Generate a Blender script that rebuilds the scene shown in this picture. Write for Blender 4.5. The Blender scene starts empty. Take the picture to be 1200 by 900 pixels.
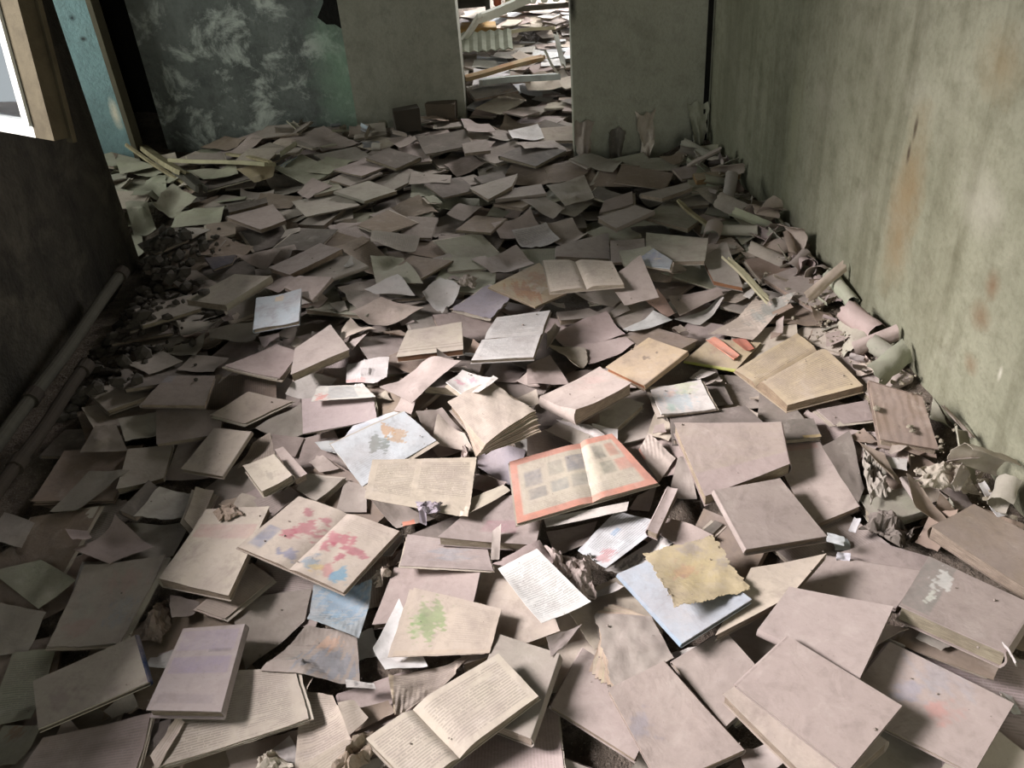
import bpy, math, random
import numpy as np
random.seed(7); rng = np.random.default_rng(7)
C = bpy.context.scene.collection
R_ = math.radians

# ------------------------------------------------------------------ camera
F = 1040.0; CH = 1.5
def nz(v): return v/np.linalg.norm(v)
_dn = nz(np.array([128., -1540., -F])); _yd = np.array([-33., 702., -F]); _yd = nz(_yd-_dn*(_yd@_dn))
_zu = -_dn; _xd = np.cross(_yd, _zu); CR = np.array([_xd, _yd, _zu])
def ray(px, py): return nz(CR @ np.array([px-600., -(py-450.), -F]))
def on_z(px, py, z=0.0):
    d = ray(px, py); t = (z-CH)/d[2]; return np.array([t*d[0], t*d[1], z])
cam_d = bpy.data.cameras.new('camera'); cam = bpy.data.objects.new('camera', cam_d); C.objects.link(cam)
from mathutils import Matrix, Vector
M = Matrix([list(map(float, CR[i]))+[0] for i in range(3)]+[[0, 0, 0, 1]]); M.translation = (0, 0, CH)
cam.matrix_world = M; cam_d.sensor_width = 36; cam_d.lens = F/1200*36; cam_d.clip_start = .02; cam_d.clip_end = 200
bpy.context.scene.camera = cam

# ------------------------------------------------------------------ materials
def lin(c):
    c = np.array(c, float)/255.; return np.where(c <= .04045, c/12.92, ((c+.055)/1.055)**2.4)
class NT:
    def __init__(s, name):
        s.m = bpy.data.materials.new(name); s.m.use_nodes = True; s.t = s.m.node_tree; s.n = s.t.nodes; s.l = s.t.links
        s.b = s.n['Principled BSDF']; s.b.inputs['Roughness'].default_value = .92
        s.b.inputs['Specular IOR Level'].default_value = .15
    def add(s, typ, **k):
        nd = s.n.new(typ)
        for a, v in k.items(): setattr(nd, a, v)
        return nd
    def put(s, sock, v):
        if isinstance(v, bpy.types.NodeSocket): s.l.new(v, sock)
        elif isinstance(v, (tuple, list)): sock.default_value = tuple(v) if len(v) != 3 or sock.type != 'RGBA' else tuple(v)+(1,)
        else: sock.default_value = v
    def math(s, op, a, b=0., c=0.):
        nd = s.add('ShaderNodeMath', operation=op)
        for i, v in enumerate((a, b, c)): s.put(nd.inputs[i], v)
        return nd.outputs[0]
    def mix(s, fac, a, b, mode='MIX'):
        nd = s.add('ShaderNodeMix', data_type='RGBA', blend_type=mode)
        s.put(nd.inputs[0], fac); s.put(nd.inputs[6], a); s.put(nd.inputs[7], b); return nd.outputs[2]
    def noise(s, vec, scale, detail=4, rough=.6, dist=0.):
        nd = s.add('ShaderNodeTexNoise'); s.put(nd.inputs['Scale'], scale); s.put(nd.inputs['Detail'], detail); s.put(nd.inputs['Roughness'], rough)
        s.put(nd.inputs['Distortion'], dist)
        if vec is not None: s.put(nd.inputs['Vector'], vec)
        return nd.outputs['Fac']
    def ramp(s, v, lo, hi, a=0., b=1.):
        nd = s.add('ShaderNodeMapRange'); nd.clamp = True
        for i, x in enumerate((v, lo, hi, a, b)): s.put(nd.inputs[i], x)
        return nd.outputs[0]
    def mapping(s, vec, scale=(1, 1, 1), loc=(0, 0, 0)):
        nd = s.add('ShaderNodeMapping'); s.put(nd.inputs['Vector'], vec); nd.inputs['Scale'].default_value = scale; nd.inputs['Location'].default_value = loc
        return nd.outputs[0]
    def geo(s): return s.add('ShaderNodeNewGeometry').outputs['Position']
    def attr(s, name): 
        nd = s.add('ShaderNodeAttribute', attribute_name=name); return nd
    def bump(s, h, strength=.3, dist=.01):
        nd = s.add('ShaderNodeBump'); s.put(nd.inputs['Height'], h); nd.inputs['Strength'].default_value = strength; nd.inputs['Distance'].default_value = dist
        s.l.new(nd.outputs[0], s.b.inputs['Normal'])
    def col(s, c): s.put(s.b.inputs['Base Color'], c)
    def spot(s, p, center, rad, soft=.5):
        """1 inside an ellipsoid round CENTER, fading outside, with noisy border"""
        sub = s.add('ShaderNodeVectorMath', operation='SUBTRACT'); s.put(sub.inputs[0], p); sub.inputs[1].default_value = center
        div = s.add('ShaderNodeVectorMath', operation='DIVIDE'); s.put(div.inputs[0], sub.outputs[0]); div.inputs[1].default_value = rad
        ln = s.add('ShaderNodeVectorMath', operation='LENGTH'); s.put(ln.inputs[0], div.outputs[0])
        nn = s.noise(p, 9., 5, .65)
        v = s.math('ADD', ln.outputs['Value'], s.math('MULTIPLY', s.math('SUBTRACT', nn, .5), 1.3))
        return s.ramp(v, 1., 1.-soft, 0., 1.)

DUST = tuple(lin((160, 145, 140)))
def paper_mat(name, dust=.35, text=True):
    t = NT(name); a = t.attr('Col'); p = t.geo(); col = a.outputs['Color']
    if text:
        uv = t.add('ShaderNodeUVMap', uv_map='UV').outputs[0]
        sx = t.add('ShaderNodeSeparateXYZ'); t.put(sx.inputs[0], uv)
        ink = t.attr('ink').outputs['Fac']
        line = t.ramp(t.math('PINGPONG', t.math('MULTIPLY', sx.outputs[1], 1/.62), .5), .20, .30)
        row = t.math('FLOOR', t.math('MULTIPLY', sx.outputs[1], 1/.62))
        cv = t.add('ShaderNodeCombineXYZ'); t.put(cv.inputs[0], t.math('MULTIPLY', sx.outputs[0], 2.6)); t.put(cv.inputs[1], t.math('MULTIPLY', row, 3.77))
        words = t.ramp(t.noise(cv.outputs[0], 1.0, 2, .5), .36, .42)
        para = t.ramp(t.noise(t.mapping(uv, (.09, .45, 1)), 1.0, 1, .5), .33, .4)
        f = t.math('MULTIPLY', t.math('MULTIPLY', line, words), t.math('MULTIPLY', ink, para))
        col = t.mix(t.math('MULTIPLY', f, .36), col, tuple(lin((62, 60, 66))))
    n1 = t.noise(p, 7., 6, .65); n2 = t.noise(p, 45., 4, .6); n4 = t.noise(p, 15., 6, .7, .4)
    up = t.add('ShaderNodeSeparateXYZ'); t.put(up.inputs[0], t.add('ShaderNodeNewGeometry').outputs['True Normal'])
    d = t.math('MULTIPLY', t.ramp(n1, .35, .7), t.ramp(up.outputs[2], .2, .7, .15, 1))
    col = t.mix(t.math('MULTIPLY', d, dust), col, DUST)
    col = t.mix(t.ramp(n2, .52, .78, 0, .22), col, tuple(lin((105, 95, 92))))
    col = t.mix(t.ramp(n4, .52, .74, 0, .5 if not text else .34), col, tuple(lin((122, 110, 105))))
    col = t.mix(t.ramp(n4, .46, .30, 0, .22), col, tuple(lin((200, 188, 180))))
    sp = t.noise(p, 260., 2, .5); col = t.mix(t.ramp(sp, .72, .78, 0, .45), col, tuple(lin((78, 68, 64))))
    wr = t.noise(t.mapping(p, (1, 1, .3)), 16., 3, .6, .8)
    t.col(col); t.bump(t.math('ADD', t.math('MULTIPLY', n2, .5), wr), .35, .006); return t.m
M_PAGE = paper_mat('dusty_printed_paper', .42, True)
M_COVER = paper_mat('dusty_book_cover', .55, False)
def edge_mat():
    t = NT('page_edges'); a = t.attr('Col').outputs['Color']; uv = t.add('ShaderNodeUVMap', uv_map='UV').outputs[0]
    n = t.noise(t.mapping(uv, (.25, 34, 1)), 1.0, 3, .7); n2 = t.noise(t.geo(), 30., 4)
    c = t.mix(t.ramp(n, .35, .65, 0, .75), a, tuple(lin((88, 72, 62)))); c = t.mix(t.ramp(n2, .45, .75, 0, .4), c, tuple(lin((95, 80, 72))))
    t.col(c); t.bump(n, .8, .004); return t.m
M_EDGE = edge_mat()

def plaster_mat(name, base, alt, dark, light=None, streak=.5, spots=(), crack=None, lo=.4, hi=.65, lightfac=.7, rough=1., lscale=3.6):
    t = NT(name); p = t.geo()
    n1 = t.noise(p, 2.2, 6, .6); n2 = t.noise(p, 14., 6, .62); n3 = t.noise(p, 70., 4, .6)
    st = t.noise(t.mapping(p, (5, 5, .55)), 1.3, 6, .6, .3)
    c = t.mix(t.ramp(n1, .35, .68), tuple(lin(base)), tuple(lin(alt)))
    c = t.mix(t.math('MULTIPLY', t.ramp(st, .48, .75), streak), c, tuple(lin(dark)))
    c = t.mix(t.ramp(n2, .48, .75, 0, .5), c, tuple(lin(dark)))
    c = t.mix(t.ramp(n3, .45, .7, 0, .2), c, tuple(lin(dark)))
    if light is not None:
        nl = t.noise(p, lscale, 8, .7, .4)
        c = t.mix(t.ramp(nl, lo, hi, 0, lightfac), c, tuple(lin(light)))
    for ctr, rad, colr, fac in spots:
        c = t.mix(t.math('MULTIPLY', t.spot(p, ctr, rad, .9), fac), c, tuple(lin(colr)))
    if crack is not None:
        for a, b in (((1077, 138), (1068, 165)), ((1068, 165), (1062, 192))):
            a = np.array(rwp(*a)); b = np.array(rwp(*b)); mid = (a+b)/2; c = t.mix(t.math('MULTIPLY', t.spot(p, tuple(mid), (.3, .012, float(abs(a[2]-b[2])/2+.008)), .7), .8), c, tuple(lin((58, 44, 36))))
    t.col(c); t.bump(t.math('ADD', t.math('MULTIPLY', n2, .7), t.math('MULTIPLY', n3, .35)), .5*rough, .02); return t.m

def plain_mat(name, c, var=.25, scale=12., rough=.85, dark=(60, 55, 50), bump=.3):
    t = NT(name); p = t.geo(); n = t.noise(p, scale, 6, .65); t.col(t.mix(t.ramp(n, .42, .72, 0, var), tuple(lin(c)), tuple(lin(dark))))
    t.b.inputs['Roughness'].default_value = rough; t.bump(n, bump, .01); return t.m

# ------------------------------------------------------------------ objects
def link(name, me, parent=None, loc=(0, 0, 0)):
    o = bpy.data.objects.new(name, me); C.objects.link(o); o.location = loc
    if parent is not None: o.parent = parent
    return o
def tag(o, label, cat, group=None, kind=None):
    o['label'] = label; o['category'] = cat
    if group: o['group'] = group
    if kind: o['kind'] = kind
def poly(name, V, Fc, mats, parent=None, loc=(0, 0, 0), smooth=False):
    me = bpy.data.meshes.new(name); me.from_pydata([tuple(map(float, v)) for v in V], [], Fc)
    for m in (mats if isinstance(mats, list) else [mats]): me.materials.append(m)
    if smooth: me.polygons.foreach_set('use_smooth', np.ones(len(Fc), bool))
    me.update(); return link(name, me, parent, loc)
def box_vf(lo, hi):
    x0, y0, z0 = lo; x1, y1, z1 = hi
    return [(x0,y0,z0),(x1,y0,z0),(x1,y1,z0),(x0,y1,z0),(x0,y0,z1),(x1,y0,z1),(x1,y1,z1),(x0,y1,z1)], [(0,3,2,1),(4,5,6,7),(0,1,5,4),(1,2,6,5),(2,3,7,6),(3,0,4,7)]
def struct(name, boxes, mat, sub=None):
    V, Fc = [], []
    for lo, hi in boxes:
        v, f = box_vf(lo, hi); k = len(V); V += v; Fc += [tuple(k+i for i in q) for q in f]
    o = poly(name, V, Fc, mat); o['kind'] = 'structure'; return o

def sn(x, y, seed, fr=1.):
    """smooth noise in -1..1"""
    r = np.random.default_rng(seed); out = 0
    for k in range(5):
        a = r.uniform(0, 6.28); w = fr*(1+k*.75); out = out + np.sin((x*math.cos(a)+y*math.sin(a))*w+r.uniform(0, 6.28))/(1+k*.5)
    return out/2.6
def ridge(x, y, seed, fr):
    return 1-2*np.abs(sn(x, y, seed, fr))

# ------------------------------------------------------------------ slabs: the sheets every book and page is made of
class Mesh:
    def __init__(s): s.V = []; s.F = []; s.mi = []; s.sm = []; s.uv = []; s.col = []; s.ink = []; s.n = 0
    def grid(s, P, UV, col, ink, mi, flip=False, smooth=True):
        nu, nv = P.shape[:2]; b = s.n
        s.V.append(P.reshape(-1, 3)); s.uv.append(UV.reshape(-1, 2)); s.n += nu*nv
        s.col.append(np.broadcast_to(col, (nu, nv, 3)).reshape(-1, 3)); s.ink.append(np.broadcast_to(ink, (nu, nv)).reshape(-1))
        i, j = np.meshgrid(np.arange(nu-1), np.arange(nv-1), indexing='ij'); q = b+i*nv+j
        f = np.stack([q, q+nv, q+nv+1, q+1], -1).reshape(-1, 4)
        if flip: f = f[:, ::-1]
        s.F.append(f); s.mi.append(np.full(len(f), mi)); s.sm.append(np.full(len(f), smooth))
    def slab(s, top, bot, size, col, ink, ecol, mt=0, me=1, uv0=(0, 0), swap=False):
        nu, nv = top.shape[:2]; u, v = np.meshgrid(np.linspace(0, 1, nu), np.linspace(0, 1, nv), indexing='ij')
        UV = np.stack([uv0[0]+u*size[0]*100, uv0[1]+v*size[1]*100], -1)
        if swap: UV = UV[..., ::-1].copy()
        a = (top[1, 0]-top[0, 0]); b = (top[0, 1]-top[0, 0]); fl = a[0]*b[1]-a[1]*b[0] < 0
        s.grid(top, UV, col, ink, mt, fl); s.grid(bot, UV, ecol, 0., mt, not fl)
        for k, (A, B) in enumerate(((top[:, 0], bot[:, 0]), (top[-1, :], bot[-1, :]), (top[::-1, -1], bot[::-1, -1]), (top[0, ::-1], bot[0, ::-1]))):
            P = np.stack([A, B], 1); L = np.concatenate([[0], np.cumsum(np.linalg.norm(np.diff(A, axis=0), axis=1))])*100
            th = np.linalg.norm(A-B, axis=1).mean()*100
            U2 = np.stack([np.stack([L, np.zeros_like(L)+k*7.3], -1), np.stack([L, np.zeros_like(L)+k*7.3+th*.35], -1)], 1)
            s.grid(P, U2, ecol, 0., me, fl, False)
    def build(s, name, mats, parent=None, org=(0, 0, 0)):
        V = np.concatenate(s.V)-np.array(org); Fc = np.concatenate(s.F); me = bpy.data.meshes.new(name)
        me.vertices.add(len(V)); me.vertices.foreach_set('co', V.astype(np.float32).ravel())
        me.loops.add(Fc.size); me.loops.foreach_set('vertex_index', Fc.astype(np.int32).ravel())
        me.polygons.add(len(Fc)); me.polygons.foreach_set('loop_start', np.arange(0, Fc.size, 4, dtype=np.int32))
        me.polygons.foreach_set('material_index', np.concatenate(s.mi).astype(np.int32)); me.polygons.foreach_set('use_smooth', np.concatenate(s.sm))
        uvl = me.uv_layers.new(name='UV'); uvl.data.foreach_set('uv', np.concatenate(s.uv)[Fc.ravel()].astype(np.float32).ravel())
        ca = me.attributes.new('Col', 'FLOAT_COLOR', 'POINT'); c = np.concatenate(s.col); ca.data.foreach_set('color', np.concatenate([c, np.ones((len(c), 1))], 1).astype(np.float32).ravel())
        ia = me.attributes.new('ink', 'FLOAT', 'POINT'); ia.data.foreach_set('value', np.concatenate(s.ink).astype(np.float32))
        for m in mats: me.materials.append(m)
        me.update(calc_edges=True); me.validate(); return link(name, me, parent, org if parent is None else (0, 0, 0))

# ------------------------------------------------------------------ height of the heap
GX0, GX1, GY0, GY1, GS = -2.7, 1.5, .35, 9.2, .01
NX, NY = int((GX1-GX0)/GS), int((GY1-GY0)/GS)
gx = GX0+(np.arange(NX)+.5)*GS; gy = GY0+(np.arange(NY)+.5)*GS
XX, YY = np.meshgrid(gx, gy, indexing='ij')
def wall_x(y): return 1.165-.08*(y-1.5)
def sstep(x): x = np.clip(x, 0, 1); return x*x*(3-2*x)
def ground(x, y):
    g = -.055+.012*sn(x, y, 3, 9.)+.008*sn(x, y, 4, 31.)+.004*sn(x, y, 5, 80.)
    g = g+sstep((x-(wall_x(y)-.32))/.32)*(.02+.07*sstep((y-1.2)/1.5))*(y < 4.3)
    g = g-.035*sstep((y-2.6)/.6)-.04*sstep((-x-1.5)/.3)*sstep((y-3.3)/.3)
    g = g+.05*sstep((y-3.6)/1.)+sstep((y-4.7)/1.)*.12+.18*sstep((y-5.6)/2.)
    g = g+.05*sstep((-x-1.75)/.4)*sstep((y-3.3)/.3)
    return g
H = ground(XX, YY); OWN = np.zeros((NX, NY), np.int32)-1
def blur(A, k=2):
    for ax in (0, 1):
        P = np.pad(A, [(k, k) if a == ax else (0, 0) for a in (0, 1)], mode='edge'); cs = np.cumsum(P, axis=ax)
        n = A.shape[ax]; w = 2*k+1; z = np.zeros_like(np.take(cs, [0], axis=ax)); cs = np.concatenate([z, cs], axis=ax)
        A = (np.take(cs, np.arange(w, w+n), axis=ax)-np.take(cs, np.arange(0, n), axis=ax))/w
    return A
def mask(Q, pad=0.):
    lo = Q.min(0)-pad; hi = Q.max(0)+pad
    i0, i1 = max(0, int((lo[0]-GX0)/GS)), min(NX, int((hi[0]-GX0)/GS)+2); j0, j1 = max(0, int((lo[1]-GY0)/GS)), min(NY, int((hi[1]-GY0)/GS)+2)
    if i1 <= i0 or j1 <= j0: return None
    x = XX[i0:i1, j0:j1]; y = YY[i0:i1, j0:j1]
    def tri(a, b, c):
        def e(p, q): return (q[0]-p[0])*(y-p[1])-(q[1]-p[1])*(x-p[0])
        s1, s2, s3 = e(a, b), e(b, c), e(c, a); return ((s1 >= 0) & (s2 >= 0) & (s3 >= 0)) | ((s1 <= 0) & (s2 <= 0) & (s3 <= 0))
    m = tri(Q[0], Q[1], Q[2]) | tri(Q[0], Q[2], Q[3])
    return (slice(i0, i1), slice(j0, j1)), m
def sampleH(A, x, y):
    i = np.clip(((x-GX0)/GS).astype(int), 0, NX-1); j = np.clip(((y-GY0)/GS).astype(int), 0, NY-1); return A[i, j]
TILT = None; STIFF = False
def fit(Q, lim):
    if TILT is not None:
        c = Q.mean(0); r = mask(Q); h = float(sampleH(H, Q[:, 0], Q[:, 1]).mean()) if r is None else float(np.percentile(H[r[0]][r[1]], 50)); k = min(TILT[0]*(q[0]-c[0])+TILT[1]*(q[1]-c[1]) for q in Q); return np.array([h-k-.01, TILT[0], TILT[1]]), c
    r = mask(Q)
    if r is None or r[1].sum() < 4: return np.array([float(sampleH(H, Q[:, 0], Q[:, 1]).mean()), 0, 0]), Q.mean(0)
    sl, m = r; h = H[sl][m]; x = XX[sl][m]; y = YY[sl][m]; c = Q.mean(0)
    A = np.stack([np.ones_like(x), x-c[0], y-c[1]], 1); w = np.ones_like(x)
    for _ in range(3):
        s = np.linalg.lstsq(A*w[:, None], h*w, rcond=None)[0]; res = h-A@s; w = np.where(res > 0, 1., .35)
    g = np.hypot(s[1], s[2])
    if g > lim: s[1:] *= lim/g
    res = h-A@s; s[0] += np.percentile(res, 99); return s, c
def rest(px, th, lim):
    """the four pixel corners put on the plane the thing lies on: world XY of the corners, plane (a,b,c) about centre"""
    Q = np.array([on_z(*p, 0.02)[:2] for p in px])
    for _ in range(4):
        s, c = fit(Q, lim); a = s[0]-s[1]*c[0]-s[2]*c[1]+th
        N = []
        for p in px:
            d = ray(*p); t = (a-CH)/(d[2]-s[1]*d[0]-s[2]*d[1]); N.append((t*d[0], t*d[1]))
        Q = np.array(N)
    s, c = fit(Q, lim); return Q, s, c
def rest_world(Q, lim): s, c = fit(Q, lim); return Q, s, c
def splat(P, owner):
    x, y, z = P[:, 0], P[:, 1], P[:, 2]; i = ((x-GX0)/GS).astype(int); j = ((y-GY0)/GS).astype(int)
    for di in (-1, 0, 1):
        for dj in (-1, 0, 1):
            ii, jj = i+di, j+dj; ok = (ii >= 0) & (ii < NX) & (jj >= 0) & (jj < NY); ii, jj, zz = ii[ok], jj[ok], z[ok]
            np.maximum.at(H, (ii, jj), zz-.0005*(abs(di)+abs(dj)))
def settle_plane(Q, s, c, th, owner):
    r = mask(Q)
    if r is None: return
    sl, m = r; z = s[0]+s[1]*(XX[sl]-c[0])+s[2]*(YY[sl]-c[1])+th; Hs = H[sl]; Hs[m] = np.maximum(Hs[m], z[m])

PAL = dict(d=(167, 152, 146), g=(160, 150, 141), w=(198, 192, 187), W=(220, 218, 217), c=(184, 171, 157), m=(164, 150, 149), M=(152, 143, 150), y=(184, 165, 135), k=(104, 97, 90), b=(166, 172, 179), B=(202, 205, 208), n=(140, 123, 108), N=(78, 80, 94), v=(158, 156, 138), o=(208, 138, 112), r=(178, 112, 92), p=(202, 170, 154))
def bil(Q, nu, nv, u0=0., u1=1., v0=0., v1=1.):
    u, v = np.meshgrid(np.linspace(u0, u1, nu), np.linspace(v0, v1, nv), indexing='ij'); U, V = u[..., None], v[..., None]
    return Q[0]*(1-U)*(1-V)+Q[1]*U*(1-V)+Q[2]*U*V+Q[3]*(1-U)*V, u, v
def paint(u, v, col, o, seed):
    c = np.broadcast_to(np.array(col), u.shape+(3,)).copy()
    for k, (kind, val) in enumerate(o):
        if kind in ('rect', 'blob'):
            f = val.split(':'); x0, y0, x1, y1 = map(float, f[:4]); tgt = lin([float(q) for q in f[4].split(',')]); fac = float(f[5])
            n = sn(u*10, v*10, seed+k, 2.4 if fac < .65 else 3.6)
            if kind == 'rect':
                e = np.minimum(np.minimum(u-x0, x1-u), np.minimum(v-y0, y1-v)); m = np.clip(e*60+.5, 0, 1)*(.75+.25*n)
            else:
                e = 1-np.hypot((u-(x0+x1)/2)/((x1-x0)/2+1e-6), (v-(y0+y1)/2)/((y1-y0)/2+1e-6))+.75*n; m = np.clip(e*(1.6 if fac < .65 else 5.), 0, 1)
            m = np.clip(m*fac*.66, 0, 1)[..., None]; c = c*(1-m)+tgt*m
        elif kind == 'frame':
            tgt = lin([float(q) for q in val.split(',')]); e = np.minimum(np.minimum(u, 1-u)*1.6, np.minimum(v, 1-v)); m = (np.clip((.1-e)*60, 0, 1)*.66)[..., None]; c = c*(1-m)+tgt*m
        elif kind == 'streak':
            n = np.sin(u*38+2*sn(u*3, v*3, seed, 2.)); m = np.clip(n*.5+.2, 0, .6)[..., None]; c = c*(1-m)+lin((105, 88, 72))*m
        elif kind == 'dirt':
            n = sn(u*6, v*6, seed+9, 2.); m = np.clip(n*.5+.1, 0, .4)[..., None]; c = c*(1-m)+lin((122, 111, 104))*m
    return c
def inkmap(u, v, o):
    d = dict(o); base = float(d.get('ink', 0)); regs = [x for k, x in o if k == 'inkr']
    e = np.minimum(np.minimum(u, 1-u), np.minimum(v, 1-v)); m = (e > .07).astype(float)
    if regs:
        m = np.zeros_like(u)
        for g in regs:
            x0, y0, x1, y1 = map(float, g.split(':')); m = np.maximum(m, ((u > x0) & (u < x1) & (v > y0) & (v < y1)).astype(float))
    if 'cols' in d: m = m*(np.abs(u-.5) > .05)
    return m*base
def dims(Q): return (np.linalg.norm(Q[1]-Q[0])+np.linalg.norm(Q[2]-Q[3]))/2, (np.linalg.norm(Q[3]-Q[0])+np.linalg.norm(Q[2]-Q[1]))/2
def res(Q, o, lo=.012):
    w, h = dims(Q); fine = any(k in ('rect', 'blob', 'frame', 'inkr', 'streak') for k, _ in o); st = .0026 if fine else lo
    return max(5, min(110, int(w/st)+1)), max(5, min(110, int(h/st)+1))
def insetq(Q, f0, f1, f2, f3):
    """inset the quad from its edges 0..3 (edge i from corner i to i+1) by fractions"""
    P, u, v = bil(Q, 2, 2, f3, 1-f1, f0, 1-f2); return np.array([P[0, 0], P[1, 0], P[1, 1], P[0, 1]])
def zpl(P, s, c): return s[0]+s[1]*(P[..., 0]-c[0])+s[2]*(P[..., 1]-c[1])
def stk(P, z): return np.concatenate([P, z[..., None]], -1)
def var(col, k=.05):
    return np.clip(lin(col)*(1+rng.uniform(-k, k)*2)*(1+rng.uniform(-k, k, 3)*.5), 0, 1)

def warp_for(seed, w, h, amp):
    r = np.random.default_rng(seed); k = r.integers(0, 4); a = amp*r.uniform(.3, 1.); b = amp*r.uniform(-.5, .7)
    def f(u, v):
        cu = (u, 1-u, 1-u, u)[k]; cv = (v, v, 1-v, 1-v)[k]
        return a*np.clip((cu+cv)-1.1, 0, 1)**1.5+b*((u-.5)**2+(v-.5)**2)*2+amp*.22*sn(u*3, v*3, seed, 1.3)
    return f

def make_book(px, th, col, o, seed, Q=None, soft=False, lim=.2, detail=True):
    d = dict(o); th = th/100.
    Qc, s, c = rest(px, th, lim) if Q is None else rest_world(Q, lim)
    w, h = dims(Qc); sp = int(d.get('sp', 0)); isoft = d.get('soft', '1') != '0' or soft
    wf = warp_for(seed, w, h, .016 if soft else (.006 if isoft else .003))
    ct = .0012 if isoft else .0028; over = .012 if isoft else .022
    nu, nv = res(Qc, o, .02) if detail else (4, 4)
    P, u, v = bil(Qc, nu, nv); org = (float(c[0]), float(c[1]), float(zpl(Qc, s, c).min()))
    root = link('book', None, None, org)
    base = var(PAL[col] if isinstance(col, str) else col); tc = paint(u, v, base, o, seed); spc = var(tuple(map(float, d['scol'].split(',')))) if 'scol' in d else base*.82
    W = wf(u, v)
    if 'edge' in d: ec = var(tuple(map(float, d['edge'].split(','))))
    else: ec = var((182, 166, 148), .08)
    zb = zpl(P, s, c)
    cm = Mesh(); cm.slab(stk(P, zb+th+W), stk(P, zb+th+W-ct), (w, h), tc, 0., base*.8, 0, 0)
    cm.slab(stk(P, zb+ct), stk(P, zb), (w, h), base*.8, 0., base*.8, 0, 0)
    # spine strip along edge sp, bulging a little outwards
    e = {0: (u[:, 0]*0, 0), 1: 0, 2: 0, 3: 0}
    A, B = (Qc[sp], Qc[(sp+1) % 4]); inn = (Qc.mean(0)-(A+B)/2); inn = inn/np.linalg.norm(inn)
    n = max(nu, nv) if detail else 4; tt = np.linspace(0, 1, n); line = A[None]*(1-tt[:, None])+B[None]*tt[:, None]
    uu = {0: tt, 1: tt*0+1, 2: 1-tt, 3: tt*0}[sp]; vv = {0: tt*0, 1: tt, 2: tt*0+1, 3: 1-tt}[sp]; wl = wf(uu, vv)
    k = 5; prof = np.linspace(0, 1, k); out = np.stack([line-inn*(.004*math.sin(math.pi*q)*(1+th*20)) for q in prof], 1); inner = out+inn*ct*1.4
    zz = np.stack([zpl(line, s, c)+q*(th+wl) for q in prof], 1)
    cm.slab(stk(out, zz), stk(inner, zz), (h, th), spc, 0., spc, 0, 0)
    cm.build('cover', [M_COVER], root, org)
    fr = [over*.25/max(h, .02) if q in (0, 2) else over*.25/max(w, .02) for q in range(4)]; fr[sp] = .004
    Qi = insetq(Qc, *[min(.12, x) for x in fr]); Pi, ui, vi = bil(Qi, max(4, nu//2), max(4, nv//2)); zi = zpl(Pi, s, c); Wi = wf(ui, vi)
    pm = Mesh(); pm.slab(stk(Pi, zi+th+Wi-ct-.0003), stk(Pi, zi+ct+.0003), (w, h), ec, 0., ec, 1, 0); pm.build('page_block', [M_EDGE, M_PAGE], root, org)
    if not detail: settle_plane(Qc, s, c, th, 0)
    else: splat(stk(P, zb+th+W).reshape(-1, 3), 0); settle_plane(Qc, s, c, th-.002, 0)
    return root
def make_page(px, col, o, seed, name='loose_page', Q=None, th=.0011, lim=.25, detail=True):
    d = dict(o); Qc, s, c = rest(px, th, lim) if Q is None else rest_world(Q, lim)
    w, h = dims(Qc); nu, nv = res(Qc, o); 
    if not detail: nu, nv = max(4, nu//2), max(4, nv//2)
    P, u, v = bil(Qc, nu, nv)
    tear = .10 if 'torn' in d else .012
    r = np.random.default_rng(seed)
    e = np.exp(-np.minimum(np.minimum(u, 1-u), np.minimum(v, 1-v))*14)[..., None]; dirn = (P-Qc.mean(0)); n = (.55*sn(u*6, v*6, seed+5, 1.)+.45*sn(u*31, v*31, seed+6, 1.3))[..., None]; P = P-dirn*e*tear*(.5+n*1.2)
    sl = mask(Qc, .09)
    if sl is not None:
        A = H[sl[0]]; b = blur(A, 4); D = A.copy()
        for dx in (-3, -2, -1, 1, 2, 3):
            for ax in (0, 1): D = np.maximum(D, np.roll(A, dx, ax))
        D = blur(D, 3); i0, j0 = sl[0][0].start, sl[0][1].start
        ii = np.clip(((P[..., 0]-GX0)/GS).astype(int)-i0, 0, b.shape[0]-1); jj = np.clip(((P[..., 1]-GY0)/GS).astype(int)-j0, 0, b.shape[1]-1); hb = b[ii, jj]; hD = D[ii, jj]; hm = A[ii, jj]
    else: hb = hD = hm = sampleH(H, P[..., 0], P[..., 1])
    zp = zpl(P, s, c); z = np.maximum(np.minimum(.6*zp+.4*hb, hD+.02), hD)
    if 'stiff' in d: z = np.maximum(zp, hm+.0004)
    if min(z.shape) > 3: z = np.maximum(blur(z, 1), hm+.0004)
    k = r.integers(0, 4); cu = (u, 1-u, 1-u, u)[k]; cv = (v, v, 1-v, 1-v)[k]; curl = float(d.get('curl', r.choice([.2, .4, .9])))/100.
    z = z+curl*1.6*np.clip(cu*.9+cv*.9-.85, 0, 1)**1.6+.0025*sn(u*4, v*4, seed, 1.4)+.0012
    if 'arch' in d: z = z+float(d['arch'])/100.*np.sin(np.pi*v)*(.4+.6*u)
    base = var(PAL[col]); tc = paint(u, v, base, o, seed); ik = inkmap(u, v, o)
    org = (float(c[0]), float(c[1]), float(z.min())); m = Mesh()
    m.slab(stk(P, z+th), stk(P, z), (w, h), tc, ik, base*.85, 0, 0, swap='t' in d); ob = m.build(name, [M_PAGE], None, org)
    splat(stk(P, z+th).reshape(-1, 3), 0); settle_plane(Qc, s, c, 0, 0) ; return ob
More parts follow.
